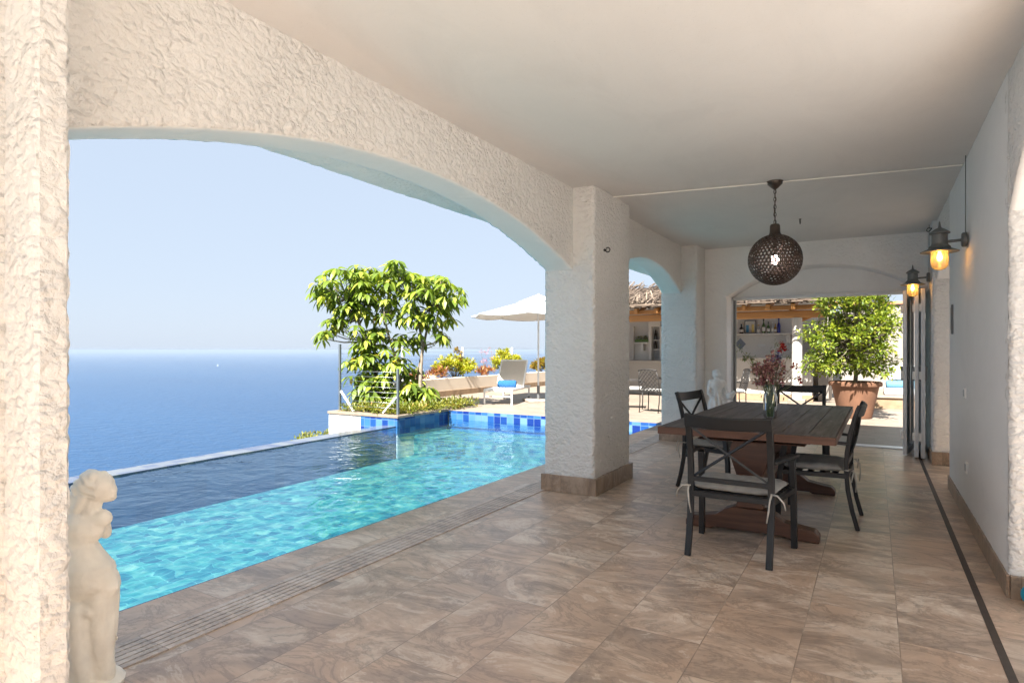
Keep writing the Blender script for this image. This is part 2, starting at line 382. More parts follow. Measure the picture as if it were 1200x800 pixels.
def tag(o, label=None, cat=None, group=None, kind=None):
    for k, v in (('label', label), ('category', cat), ('group', group), ('kind', kind)):
        if v: o[k] = v
    return o
def thing(name, label, cat, loc=(0,0,0), rz=0.0, group=None):
    o = bpy.data.objects.new(name, None); COL.objects.link(o); o.location = loc; o.rotation_euler = (0,0,rz)
    o.empty_display_size = .1
    return tag(o, label, cat, group)
def copy_tree(o, parent=None):
    c = o.copy(); COL.objects.link(c)
    if parent is not None: c.parent = parent
    for ch in list(o.children): copy_tree(ch, c)
    return c
def struct(name, mb, mat, **k): return tag(mb.build(name, mat, **k), kind='structure')

# rough, slightly lumpy boxes and walls (trowelled render)
def lump(p, amp):
    q = p*7.0
    return amp*(noise.noise(q)*.35+noise.noise(p*21.0)*.6+noise.noise(p*37.0)*.55)
def rough(mb_faces_grid, amp, rnd=.010):
    """grid: MB with shared verts -> displace along averaged normals"""
    mb = mb_faces_grid
    nor = [Vector((0,0,0)) for _ in mb.v]; sets = [set() for _ in mb.v]
    for f in mb.f:
        a, b, c = mb.v[f[0]], mb.v[f[1]], mb.v[f[2]]
        n = (b-a).cross(c-a)
        if n.length < 1e-12: continue
        n.normalize()
        for i in f:
            nor[i] += n; sets[i].add((round(n.x*2), round(n.y*2), round(n.z*2)))
    for i, p in enumerate(mb.v):
        if nor[i].length < 1e-9: continue
        n = nor[i].normalized(); k = len(sets[i])
        a = amp(p) if callable(amp) else amp
        mb.v[i] = p+n*(lump(p, a)-(rnd if k > 1 else 0))
    return mb
class Grid(MB):
    """vertices merged by position"""
    def __init__(s): super().__init__(); s.key = {}
    def vid(s, p):
        k = (round(p[0]*2000), round(p[1]*2000), round(p[2]*2000))
        if k not in s.key: s.key[k] = len(s.v); s.v.append(Vector(p))
        return s.key[k]
    def sheet(s, fn, na, nb):
        """fn(i/na, j/nb) -> point"""
        ids = [[s.vid(fn(i/na, j/nb)) for j in range(nb+1)] for i in range(na+1)]
        for i in range(na):
            for j in range(nb):
                q = (ids[i][j], ids[i+1][j], ids[i+1][j+1], ids[i][j+1])
                if len(set(q)) == 4: s.f.append(q); s.m.append(s.cur)
    def gbox(s, x0, x1, y0, y1, z0, z1, step, faces='xXyYzZ'):
        n = lambda a: max(1, round(a/step))
        nx, ny, nz = n(x1-x0), n(y1-y0), n(z1-z0); L = lambda a, b, t: a+(b-a)*t
        if 'x' in faces: s.sheet(lambda i, j: (x0, L(y1,y0,i), L(z0,z1,j)), ny, nz)
        if 'X' in faces: s.sheet(lambda i, j: (x1, L(y0,y1,i), L(z0,z1,j)), ny, nz)
        if 'y' in faces: s.sheet(lambda i, j: (L(x0,x1,i), y0, L(z0,z1,j)), nx, nz)
        if 'Y' in faces: s.sheet(lambda i, j: (L(x1,x0,i), y1, L(z0,z1,j)), nx, nz)
        if 'z' in faces: s.sheet(lambda i, j: (L(x1,x0,i), L(y0,y1,j), z0), nx, ny)
        if 'Z' in faces: s.sheet(lambda i, j: (L(x0,x1,i), L(y0,y1,j), z1), nx, ny)
        return s
def arch_wall(xi, xo, y0, y1, zfun, ztop, step, along='y'):
    """wall over an arch: inner face at xi, outer at xo (xi>xo means the inner face looks +x); soffit has material 1"""
    g = Grid(); ny = max(1, round((y1-y0)/step)); nz = max(4, round((ztop-zfun((y0+y1)/2))/step)); nx = max(2, round(abs(xi-xo)/.03))
    Y = lambda t: y0+(y1-y0)*t
    W = (lambda x, y, z: (x, y, z)) if along == 'y' else (lambda x, y, z: (y, x, z))
    g.sheet(lambda i, j: W(xi, Y(i), zfun(Y(i))+(ztop-zfun(Y(i)))*j), ny, nz)
    g.sheet(lambda i, j: W(xo, Y(1-i), zfun(Y(1-i))+(ztop-zfun(Y(1-i)))*j), ny, nz)
    g.cur = 1
    g.sheet(lambda i, j: W(xo+(xi-xo)*j, Y(i), zfun(Y(i))), ny, nx)
    g.cur = 0
    if (xi < xo) == (along == 'y'): g.f = [f[::-1] for f in g.f]
    return g
def seg_arch(a, b, zs, rise):
    h = (b-a)/2; c = (a+b)/2; rad = (h*h+rise*rise)/(2*rise)
    return lambda y: zs+rise-rad+math.sqrt(max(0.0, rad*rad-(min(max(y, a), b)-c)**2))

# organic figures: capsules and balls fused by a voxel remesh into one continuous surface
def fuse(name, parts, mat, parent, voxel=.008, smooth_it=6, fn=None):
    mb = MB()
    for p in parts:
        if p[0] == 'b': mb.ball(p[1], p[2], 10, p[3] if len(p) > 3 else (1,1,1))
        else:
            _, a, b, ra, rb = p[:5]; a, b = Vector(a), Vector(b); pts = []; rs = []
            for i in range(9):
                t = i/8; pts.append(a.lerp(b, t)); rs.append(ra+(rb-ra)*t)
            mb.tube(pts, rs, 16); mb.ball(a, ra, 8); mb.ball(b, rb, 8)
    o = mb.build(name, mat, None, False)
    r = o.modifiers.new('r', 'REMESH'); r.mode = 'VOXEL'; r.voxel_size = voxel; r.use_smooth_shade = True
    sm = o.modifiers.new('s', 'SMOOTH'); sm.iterations = smooth_it; sm.factor = .5
    dg = bpy.context.evaluated_depsgraph_get(); me = bpy.data.meshes.new_from_object(o.evaluated_get(dg))
    o.modifiers.clear(); o.data = me
    if fn:
        for v in me.vertices: v.co = fn(v.co.copy(), v.normal.copy())
    me.polygons.foreach_set('use_smooth', [True]*len(me.polygons))
    me.materials.clear(); me.materials.append(MATS[mat])
    o.parent = parent
    return o

# leaves
def rot_frame(d, up=Vector((0,0,1))):
    d = d.normalized(); x = d.cross(up)
    if x.length < .05: x = d.cross(Vector((1,0,0)))
    x.normalize(); return d, x, x.cross(d)
def leaflet(mb, base, d, length, width, droop, fold=.18, seg=3, roll=0.0):
    """one leaf: a folded, drooping blade"""
    d, x, u = rot_frame(d)
    if roll:
        q = Matrix.Rotation(roll, 3, d); x = q @ x; u = q @ u
    vs = []; p = Vector(base); dirn = d.copy()
    prof = [.25, .85, 1.0, .62, .05] if seg == 4 else ([.3, 1.0, .8, .06] if seg == 3 else [.25, 1.0, .08])
    for i in range(seg+1):
        w = width/2*prof[i]
        vs += [p-x*w+u*w*fold, p, p+x*w+u*w*fold]
        dirn = (dirn-Vector((0,0,1))*droop/seg).normalized(); p = p+dirn*(length/seg)
    fs = []
    for i in range(seg):
        a = 3*i; fs += [(a, a+1, a+4, a+3), (a+1, a+2, a+5, a+4)]
    mb.add(vs, fs)
def rv(s=1.0): return Vector((random.uniform(-s, s), random.uniform(-s, s), random.uniform(-s, s)))
def rdir():
    while True:
        v = rv()
        if .1 < v.length < 1: return v.normalized()
# ------------------------------------------------------------------ helpers for parts given in world coordinates
def rootloc(o):
    v = Vector((0,0,0))
    while o is not None: v += o.location; o = o.parent
    return v
def W(mb, name, mat, parent=None, **k):
    return mb.build(name, mat, parent, off=rootloc(parent) if parent is not None else None, **k)
def solo(mb, name, mat, label, cat, loc, group=None, **k):
    """a thing that is one mesh: origin moved to loc"""
    o = mb.build(name, mat, None, off=Vector(loc), **k); o.location = loc
    return tag(o, label, cat, group)
def boxes(*bs):
    m = MB()
    for b in bs: m.box(*b)
    return m

ROOFZ = 2.92
# ------------------------------------------------------------------ setting: floors, pool, sea, hillside
struct('terrace_floor', boxes((-3.41, 1.9, -1.6, 10.23, -.35, 0)), 'floor_tile')
struct('bounce_yard', boxes((-3.41, 8.0, -12.0, -1.605, -.35, -.004), (1.905, 8.0, -1.605, 10.23, -.35, -.004)), 'bounce_tile')  # unseen yard, added pale to bounce sunlight into the veranda
struct('patio', boxes((-3.41, 12.0, 10.235, 11.35, -.35, -.004), (-11.4, 12.0, 11.35, 30.0, -.35, -.004)), 'patio_tile')
xin = lambda Y: -8.10-.052*(Y-3.6)
Y0, Y1 = -6.0, 9.62
WZ = -.20; PF = -.85
pb = MB()
pb.box(-9.0, -3.40, Y0, 11.6, PF-.15, PF)                               # floor
pb.cur = 1
pb.box(-3.44, -3.405, Y0, 11.36, PF, -.36)
pb.box(-9.0, -3.41, Y0-.2, Y0, PF, WZ-.02)
pb.box(-9.0, -3.41, 11.36, 11.6, PF, -.36)
pb.cur = 0
pb.box(-8.42, -3.42, 10.15, 11.36, PF, -.42)                            # shallow bench
pb.cur = 2
pb.box(-3.455, -3.412, Y0, 11.35, -.36, -.014)                          # band under the coping
pb.box(-8.36, -3.42, 11.335, 11.3485, -.36, -.006)                        # band at the far end
struct('pool_basin', pb, ['pool_floor_tile', 'pool_wall_tile', 'band_tile'])
pe = MB(); pe.cur = 0
a0, a1 = xin(Y0), xin(Y1)
fw = lambda a, b, d: Vector((a, b, d))
pe.prism([(a0, Y0), (a1, Y1), (a1-.04, Y1), (a0-.04, Y0)], fw, PF, WZ-.02)
pe.cur = 1
pe.prism([(a0-.002, Y0), (a1-.002, Y1), (a1-.37, Y1), (a0-.37, Y0)], lambda a, b, d: Vector((a, b, d)), WZ-.07, WZ+.016)
pe.cur = 2
pe.prism([(a0-.045, Y0), (a1-.045, Y1), (a1-.34, Y1), (a0-.34, Y0)], fw, -2.4, WZ-.072)
struct('pool_edge', pe, ['pool_wall_tile', 'edge_tile', 'white_plaster'])
pw = MB()
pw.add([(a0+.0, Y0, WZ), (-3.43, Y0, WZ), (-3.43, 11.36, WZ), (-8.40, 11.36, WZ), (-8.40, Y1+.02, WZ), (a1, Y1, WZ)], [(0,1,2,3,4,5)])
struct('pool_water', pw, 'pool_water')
sm = MB(); S = 60000.0
sm.add([(-S, -S, -110), (S, -S, -110), (S, S, -110), (-S, S, -110)], [(0,1,2,3)])
struct('sea', sm, 'sea')
hm = Grid()
def hillz(x, y):
    e = -11.6 if y > 9 else -9.5
    d = max(0.0, e-x)
    z = -1.6-.9*d+2.2*noise.noise(Vector((x*.09, y*.09, 0)))*min(1, d/6)
    return max(z, -113)
hm.sheet(lambda i, j: (lambda x, y: (x, y, hillz(x, y)))(-170+200*i, -60+180*j), 80, 60)
struct('hillside', hm, 'hill', smooth=True)

# ------------------------------------------------------------------ the house
villa = thing('villa', 'white stucco house with an arched pool veranda', 'house', (-.8, 5.0, 0))
A1 = seg_arch(1.0, 5.40, 2.13, .40); A2 = seg_arch(6.31, 9.22, 2.21, .33)
amp = .011
a = arch_wall(-2.49, -2.785, .98, 5.42, A1, 2.94, .016)
rough(a, lambda p: amp if p.x > -2.495 or p.x < -2.78 else .003, .006)
W(a, 'arch', ['stucco', 'plaster'], villa, smooth=True)
a = arch_wall(-2.49, -2.785, 6.29, 9.24, A2, 2.94, .03)
rough(a, lambda p: amp if p.x > -2.495 or p.x < -2.78 else .003, .006)
W(a, 'arch', ['stucco', 'plaster'], villa, smooth=True)
def pillar(bs, step, name='pillar', am=amp, mat='stucco'):
    g = Grid()
    o = None
    for b in bs:
        q = Grid(); q.gbox(*b, step, 'xXyY'); rough(q, am, .012); g.add(q.v, q.f)
    return W(g, name, mat, villa, smooth=52)
near = pillar([(-2.80, -2.27, .90, 1.0, -.02, 2.95), (-2.80, -2.485, .35, 1.06, -.02, 2.95)], .013, am=.011)
p1 = pillar([(-2.80, -2.27, 5.37, 6.34, 0, 2.95)], .018)
p2 = pillar([(-2.80, -2.26, 9.20, 9.72, 0, 2.95)], .03)
def plinth(par, x0, x1, y0, y1, h=.165):
    return W(boxes((x0, x1, y0, y1, 0, h)), 'plinth', 'skirting_tile', par, bevel=.004)
plinth(p1, -2.825, -2.243, 5.343, 6.367, .16); plinth(p2, -2.825, -2.233, 9.173, 9.69, .15); plinth(near, -2.825, -2.50, .33, .88, .15)
# end wall with the door arch
AE = seg_arch(-1.95, .57, 2.17, .41)
a = arch_wall(9.70, 10.22, -1.97, .60, AE, 2.94, .03, along='x')
rough(a, lambda p: .008 if p.y < 9.705 else .002, .006)
ew = W(a, 'end_wall', ['stucco_fine', 'plaster'], villa, smooth=True)
g = Grid(); g.gbox(-2.80, -1.935, 9.70, 10.22, 0, 2.95, .03, 'xXyY'); rough(g, .008, .01)
g2 = Grid(); g2.gbox(.60, 1.10, 8.90, 10.22, 0, 2.95, .03, 'xXyY'); rough(g2, .009, .012)
pe1 = W(g, 'end_pier', 'stucco_fine', villa, smooth=True); pe2 = W(g2, 'end_pier', 'stucco', villa, smooth=True)
W(boxes((-2.23, -1.925, 9.665, 9.71, 0, .15)), 'skirting', 'skirting_tile', pe1, bevel=.003)
W(boxes((.585, 1.12, 8.865, 9.35, 0, .155)), 'skirting', 'skirting_tile', pe2, bevel=.003)
W(boxes((-1.96, .61, 10.12, 10.18, 2.195, 2.62)), 'lintel_panel', 'plaster', villa)
# side wall (right)
sw = Grid(); sw.gbox(.64, 1.10, 4.36, 7.50, 0, 2.95, .04, 'xXY'); rough(sw, .003, .006)
swo = W(sw, 'side_wall', 'plaster', villa, smooth=35)
g = Grid(); g.gbox(.642, 1.10, 4.34, 4.44, 0, 2.95, .02, 'xXyY'); rough(g, .010, .012)
W(g, 'side_pier', 'stucco', villa, smooth=True)
W(boxes((.628, .645, 4.325, 7.51, 0, .125), (.646, 1.12, 4.310, 4.345, 0, .125)), 'skirting', 'skirting_tile', swo, bevel=.002)
AR = seg_arch(.0, 4.36, 2.13, .70); AR2 = seg_arch(7.48, 8.92, 2.20, .35)
for (f, q0, q1) in ((AR, -.02, 4.40), (AR2, 7.46, 8.94)):
    a = arch_wall(.645, 1.10, q0, q1, f, 2.94, .04, along='y')
    a.f = [t[::-1] for t in a.f]
    rough(a, lambda p: .007 if p.x < .65 else .002, .006)
    W(a, 'arch', ['stucco', 'plaster'], villa, smooth=True)
g = Grid(); g.gbox(.64, 1.10, -1.2, .0, 0, 2.95, .06, 'xXyY'); rough(g, .01, .012)
W(g, 'side_pier', 'stucco', villa, smooth=True)
W(boxes((1.45, 1.6, 7.0, 9.6, 0, 2.95)), 'light_block_wall', 'plaster', villa)  # unseen wall added behind the far side arch to block courtyard light
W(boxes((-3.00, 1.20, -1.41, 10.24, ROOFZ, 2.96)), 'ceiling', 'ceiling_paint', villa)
W(boxes((-3.21, 1.24, -1.455, 10.265, 2.962, 3.25)), 'roof', 'white_plaster', villa)
g = Grid(); g.gbox(-3.20, -2.79, -1.45, 10.26, 2.585, 2.98, .035, 'xzyY'); rough(g, .007, .008)
W(g, 'eave', 'stucco_fine', villa, smooth=50)
# door frame and folded glass leaves
W(boxes((-1.945, -1.91, 10.06, 10.16, 0, 2.195), (.51, .58, 10.06, 10.16, 0, 2.195), (-1.895, .51, 10.06, 10.16, 2.145, 2.195)), 'door_frame', 'alu', villa, bevel=.003)
W(boxes((-1.9095, -1.875, 10.065, 10.15, 0, 2.144)), 'door_jamb', 'alu_dark', villa, bevel=.003)
W(boxes((-1.93, .56, 10.03, 10.24, .001, .012)), 'door_sill', 'alu', villa)
def leaf_door(x0, y0, x1, y1):
    m = MB(); a = Vector((x0, y0, 0)); b = Vector((x1, y1, 0)); d = (b-a).normalized(); n = Vector((d.y, -d.x, 0)); L = (b-a).length
    def fr(s0, s1, z0, z1, th=.045):
        return [a+d*s+n*t+Vector((0,0,z)) for z in (z0, z1) for t in (-th/2, th/2) for s in (s0, s1)]
    F = [(0,2,3,1), (4,5,7,6), (0,1,5,4), (2,6,7,3), (0,4,6,2), (1,3,7,5)]
    for q in ((0, .065, .02, 2.14), (L-.065, L, .02, 2.14), (.065, L-.065, .02, .105), (.065, L-.065, 2.06, 2.14)): m.add(fr(*q), F)
    o = W(m, 'glass_door', 'alu', villa, bevel=.004)
    g = MB(); g.add(fr(.06, L-.06, .10, 2.065, .012), F); W(g, 'pane', 'glass', o)
    h = MB()
    for z in (.28, 1.05, 1.90):
        h = MB(); h.add([p-n*.03 for p in fr(-.012, .045, z-.05, z+.05, .03)], F); W(h, 'hinge', 'plastic_white', o)
    k = MB(); k.box(0, 0, 0, 0, 0, 0); k.v = fr(.012, .045, .98, 1.16, .09); W(k, 'handle', 'alu_dark', o)
leaf_door(.335, 9.40, .445, 10.27-.22); leaf_door(.455, 9.25, .50, 10.04); leaf_door(.52, 9.20, .548, 10.03)

# ------------------------------------------------------------------ fittings of the veranda
dr = MB()
for k in range(6):
    x = -3.025+k*.042
    dr.box(x, x+.034, -6.0, 10.2, -.006, .006)
drt = thing('drain_grate', 'slotted stone drain running along the pool side', 'drain', (-2.91, 2.0, 0))
W(dr, 'slat', 'drain_stone', drt)
gap = MB(); gap.box(-3.032, -2.783, -6.0, 10.21, .0005, .0015)
W(gap, 'slot', 'track', drt)
cr = MB()
for k in range(0, 120):
    y = -2+k*.1
    cr.box(-3.03, -2.78, y, y+.014, .003, .0045)
W(cr, 'cross_bar', 'drain_stone', drt)
solo(boxes((.478, .512, -6, 9.95, .0005, .003)), 'floor_track', 'track', 'thin dark door track set in the floor beside the right wall', 'track', (.5, 4, 0))
pts = [(-2.27+(2.90)*t, 5.85+.46*t, ROOFZ-.010-.004*math.sin(PI*t)) for t in [i/20 for i in range(21)]]
solo(MB().tube(pts, .0075, 6), 'ceiling_cable', 'cable_white', 'thin white cable running across the ceiling', 'cable', pts[0])
def hook(name, p, d, label, cat='hook'):
    m = MB(); p = Vector(p); d = Vector(d).normalized(); up = Vector((0,0,1)) if abs(d.z) < .5 else Vector((0,1,0)); s = d.cross(up)
    m.tube([p-d*.01, p+d*.02], .008, 8)
    m.tube([p+d*.035+(d*math.cos(t)+up*math.sin(t))*.022 for t in [PI+.3+i*2*PI*.86/12 for i in range(13)]], .006, 6)
    m.lathe([(.014, 0), (.014, .006), (.004, .008)], (0,0,0), 10, None)
    n = 12*3
    q = Vector((0,0,1)).rotation_difference(d).to_matrix()
    for i in range(len(m.v)-30, len(m.v)): m.v[i] = q @ m.v[i]+p
    return solo(m, name, 'black', label, cat, tuple(p))
hook('wall_hook', (-2.262, 5.60, 2.34), (1,0,0), 'black ring hook on the big pillar between the two pool arches')
hook('wall_hook', (-2.28, 9.69, 2.41), (0,-1,0), 'black ring hook on the wall by the white jug statue', 'hook')
hook('ceiling_hook', (-.76, 8.0, 2.92), (0,0,-1), 'small black hook on the ceiling behind the round lamp')
hook('wall_hook', (.60, 9.0, 2.84), (-1,0,-.3), 'small black fitting high in the far right ceiling corner')
def plate(y, z, w, h, nm, lb, cat):
    t = thing(nm, lb, cat, (.64, y, z))
    W(boxes((.626, .642, y-w/2, y+w/2, z-h/2, z+h/2)), 'plate', 'plastic_white', t, bevel=.004)
    W(boxes((.622, .627, y-w*.32, y+w*.32, z-h*.32, z+h*.32)), 'insert', 'day_white', t, bevel=.002)
plate(6.18, 1.02, .085, .085, 'light_switch', 'white light switch on the right wall under the lamp', 'switch')
plate(6.08, .43, .085, .085, 'power_socket', 'white power socket low on the right wall', 'socket')
t = thing('thermometer', 'dark slim thermometer hanging on the right wall edge', 'thermometer', (.63, 7.12, 1.70))
W(boxes((.622, .64, 7.10, 7.14, 1.52, 1.80)), 'case', 'alu_dark', t, bevel=.006)
W(boxes((.6195, .6225, 7.115, 7.125, 1.56, 1.77)), 'scale', 'bronze', t)

def wall_lamp(x, y, z, label):
    """nautical lamp: round wall plate, arm, hooded body, glass jar"""
    L = thing('wall_lamp', label, 'wall lamp', (x, y, z), 0, 'wall lamps on the right wall')
    rotx = Matrix.Rotation(R(-90), 3, 'Y')
    m = MB(); m.lathe([(.058, 0), (.058, .026), (.05, .034), (.02, .036)], (0,0,0), 24, rotx); m.build('wall_plate', 'lamp_grey', L, smooth=40)
    cx = -.178
    m = MB(); m.tube([(-.03, 0, 0), (-.09, 0, -.004), (cx, 0, -.008)], .011, 10); m.build('arm', 'lamp_grey', L, smooth=40)
    m = MB()
    m.lathe([(.078, -.055), (.075, -.045), (.058, -.028), (.055, -.012), (.055, .055), (.072, .062), (.072, .072), (.055, .085), (.030, .102), (.016, .108), (.010, .118), (.006, .15), (.002, .165)], (cx,0,0), 28)
    m.build('lamp_body', 'lamp_grey', L, smooth=35)
    m = MB(); m.lathe([(.130, -.084), (.134, -.087), (.134, -.082), (.07, -.054), (.05, -.05), (.05, -.058), (.07, -.062)], (cx,0,0), 36); m.build('hood', 'lamp_grey', L, smooth=35)
    m = MB(); m.lathe([(.060, -.062), (.062, -.16), (.058, -.20), (.042, -.222), (.012, -.232)], (cx,0,0), 24); m.build('glass_jar', 'lamp_glass', L, smooth=True)
    m = MB(); m.lathe([(.004, -.160), (.014, -.152), (.020, -.135), (.017, -.112), (.010, -.095), (.009, -.065)], (cx,0,0), 16); m.build('bulb', 'bulb_warm', L, smooth=True)
    m = MB(); m.tube([(-.008, 0, .05), (-.007, .0, ROOFZ-z)], .0026, 6); m.build('flex', 'iron', L)
wall_lamp(.632, 6.06, 2.25, 'grey nautical wall lamp with glowing bulb, the nearer one')
wall_lamp(.588, 9.17, 2.27, 'smaller looking grey nautical wall lamp beside the folded glass doors')

# pendant globe: pierced metal ball
def globe(rad, hole=.70):
    import bmesh
    bm = bmesh.new(); bmesh.ops.create_icosphere(bm, subdivisions=4, radius=rad)
    g = Grid()
    for v in bm.verts:
        fs = list(v.link_faces)
        n = v.normal; ax = n.orthogonal().normalized(); ay = n.cross(ax)
        fs.sort(key=lambda f: math.atan2((f.calc_center_median()-v.co).dot(ay), (f.calc_center_median()-v.co).dot(ax)))
        cs = [f.calc_center_median().normalized()*rad for f in fs]; k = len(cs)
        inn = [(v.co+(c-v.co)*hole).normalized()*rad*.992 for c in cs]
        b = [g.vid(c) for c in cs]; i0 = len(g.v); g.v += inn
        for i in range(k): g.f.append((b[i], b[(i+1)%k], i0+(i+1)%k, i0+i)); g.m.append(0)
    bm.free(); return g
PLX, PLY = -.79, 6.10
pl = thing('pendant_lamp', 'round pierced metal globe lamp hanging over the table', 'pendant lamp', (PLX, PLY, 2.20))
g = globe(.235, .62); o = g.build('lamp_shade', 'bronze', pl)
s = o.modifiers.new('s', 'SOLIDIFY'); s.thickness = .006
MB().lathe([(.060, .208), (.052, .235), (.046, .25), (.044, .31), (.036, .325), (.012, .33)], (0,0,0), 24).build('cap', 'bronze', pl, smooth=35)
MB().lathe([(.010, ROOFZ-2.20-.075), (.03, ROOFZ-2.20-.06), (.062, ROOFZ-2.20-.028), (.072, ROOFZ-2.20-.006), (.072, ROOFZ-2.20)], (0,0,0), 28).build('ceiling_rose', 'bronze', pl, smooth=35)
m = MB()
for k in range(9):
    z = .345+k*.035; q = Matrix.Rotation(R(90*(k%2)+20), 3, 'Z')
    m.tube([q @ Vector((math.cos(t)*.011, 0, math.sin(t)*.022))+Vector((0,0,z)) for t in [i*2*PI/10 for i in range(11)]], .0036, 5)
m.tube([(.004, 0, .33), (-.006, .004, .45), (.005, 0, .55), (0, 0, .66)], .0035, 5)
m.build('chain', 'bronze', pl)
MB().ball((0,0,.0), .036, 8, (1,1,1.25)).build('bulb', 'bulb_soft', pl, smooth=True)
MB().tube([(0,0,.05), (0,0,.25)], .018, 10).build('bulb_holder', 'bronze', pl)

# ------------------------------------------------------------------ statues
def folds(z0, freq, amp_, hz_=9):
    def f(p, n):
        if p.z < z0:
            k = min(1, (z0-p.z)/.06)
            w = math.sin(math.atan2(p.y, p.x)*freq+p.z*9+2.2*math.sin(p.z*7))
            p = p+n*(amp_*k*(w-.3*abs(w)))
        if p.z > hz_: p = p+n*.0035*math.sin(p.x*95+p.z*150+3*noise.noise(p*20))*(1 if p.x < .085 else 0)
        return p+n*.0018*noise.noise(p*55)
    return f
st = thing('statue', 'cream stone statue of a woman seen from behind beside the near pillar', 'statue', (-2.745, 1.25, 0), YAW)
fuse('figure', [
    ('b', (.068, .0, .822), .055, (1.0, 1.05, 1.12)), ('b', (.088, .012, .800), .040, (1, .85, 1.1)), ('b', (.100, .025, .776), .020), ('b', (.112, .035, .80), .009),
    ('b', (.045, -.012, .835), .054), ('b', (.012, -.02, .822), .036), ('b', (-.012, -.01, .795), .030), ('c', (.0, -.02, .80), (-.03, -.02, .735), .028, .022), ('c', (.03, -.03, .80), (.0, -.035, .74), .024, .016),
    ('b', (.055, -.03, .858), .030), ('b', (.022, .02, .852), .034),
    ('c', (.052, 0, .78), (.022, 0, .70), .034, .036),
    ('c', (-.085, 0, .690), (.078, .004, .693), .040, .036), ('b', (-.005, 0, .655), .075, (1.22, .82, 1.0)),
    ('c', (-.003, 0, .66), (-.004, 0, .585), .072, .054), ('c', (-.004, 0, .585), (.026, 0, .465), .056, .098),
    ('b', (-.018, -.028, .455), .060, (1, 1, 1.1)), ('b', (.062, -.024, .455), .060, (1, 1, 1.1)),
    ('c', (.062, .018, .69), (.036, .085, .61), .030, .024), ('c', (.036, .085, .61), (-.02, .105, .65), .023, .018), ('c', (-.088, 0, .69), (-.115, .04, .57), .032, .024), ('c', (-.115, .04, .57), (-.08, .10, .48), .023, .017),
    ('b', (-.075, .108, .465), .02, (1, 1, 1.3)), ('b', (-.018, .108, .658), .02, (1.3, 1, 1)),
    ('c', (-.03, 0, .43), (-.02, 0, .10), .075, .055), ('c', (.065, .01, .43), (.055, 0, .10), .072, .052),
    ('c', (.105, .0, .415), (.075, .01, .32), .040, .034), ('c', (-.10, 0, .40), (-.075, 0, .07), .04, .055), ('c', (.09, .02, .38), (.085, 0, .07), .04, .042),
    ('c', (-.10, -.03, .40), (.06, -.055, .335), .026, .022), ('c', (.015, -.03, .33), (.02, -.035, .08), .055, .055), ('c', (.04, .06, .40), (.03, .05, .08), .05, .055)],
    'statue_cream', st, .0055, 4, folds(.41, 7, .0055, .785))
m = MB(); m.lathe([(.145, 0), (.148, .03), (.135, .045), (.12, .058), (.06, .07)], (.0, 0, 0), 20)
for i, p in enumerate(m.v): m.v[i] = p+Vector((.012*noise.noise(p*12), .012*noise.noise(p*12+Vector((5,5,5))), 0))
m.build('base', 'statue_cream', st, smooth=40)
st2 = thing('statue', 'white statue of a robed woman with a jug behind the dining table', 'statue', (-2.0, 9.30, 0), YAW)
fuse('figure', [
    ('b', (.002, -.01, 1.028), .050, (.95, 1.05, 1.2)), ('b', (.012, -.05, 1.008), .026), ('b', (-.01, .02, 1.04), .046), ('b', (-.018, .03, 1.0), .036),
    ('c', (.0, 0, .99), (0, 0, .93), .03, .04), ('c', (-.085, 0, .90), (.085, 0, .90), .042, .042), ('b', (0, -.015, .86), .085, (1.15, .8, 1.1)),
    ('c', (0, 0, .86), (0, 0, .74), .085, .07), ('c', (0, 0, .74), (0, 0, .60), .075, .105), ('c', (0, 0, .60), (0, 0, .30), .105, .12),
    ('c', (-.095, 0, .89), (-.125, -.01, .74), .034, .028), ('c', (-.125, -.01, .74), (-.06, -.085, .66), .028, .02),
    ('c', (.095, 0, .89), (.145, -.01, .76), .034, .028), ('c', (.145, -.01, .76), (.13, -.09, .70), .027, .02), ('b', (.135, -.10, .70), .022),
    ('c', (-.07, 0, .60), (-.09, 0, .29), .05, .06), ('c', (.06, -.04, .60), (.07, -.04, .29), .06, .065)], 'statue_white', st2, .008, 5, folds(.80, 10, .008))
m = MB(); m.lathe([(.03, 0), (.05, .03), (.055, .06), (.035, .10), (.025, .125), (.036, .14)], (0,0,0), 16, Matrix.Rotation(R(50), 3, 'Y'))
for i, p in enumerate(m.v): m.v[i] = p+Vector((.12, -.11, .67))
m.build('jug', 'statue_white', st2, smooth=True)
m = MB(); m.box(-.17, .17, -.17, .17, 0, .22); m.box(-.19, .19, -.19, .19, .22, .26); m.build('pedestal', 'statue_white', st2, bevel=.008)
# ------------------------------------------------------------------ dining table
TX, TY, TZ = -.795, 5.82, .80
tb = thing('dining_table', 'dark plank dining table on two carved wooden trestles', 'table', (TX, TY, 0), R(-.6))
m = MB(); n = 7; wd = 1.17/n
for i in range(n):
    x0 = -.585+i*wd; e = random.uniform(-.0015, .0015)
    m.box(x0+.002, x0+wd-.002, -1.17, 1.17, TZ-.05, TZ+e)
m.build('plank', 'table_wood', tb, bevel=.003).name = 'table_top'
for y0_, y1_ in ((-1.30, -1.172), (1.172, 1.30)):
    m = MB(); m.box(-.588, .588, y0_, y1_, TZ-.055, TZ); m.build('end_board', 'table_wood', tb, bevel=.004)
m = MB(); m.box(-.590, .590, -1.306, -1.301, TZ-.054, TZ-.003); m.box(-.590, .590, 1.301, 1.306, TZ-.054, TZ-.003)
m.box(-.594, -.589, -1.30, 1.30, TZ-.052, TZ-.003); m.box(.589, .594, -1.30, 1.30, TZ-.052, TZ-.003)
m.build('edge_band', 'edge_wood', tb)
m = MB(); m.box(-.40, .40, -.85, .85, TZ-.12, TZ-.055); m.build('apron', 'trestle_wood', tb)
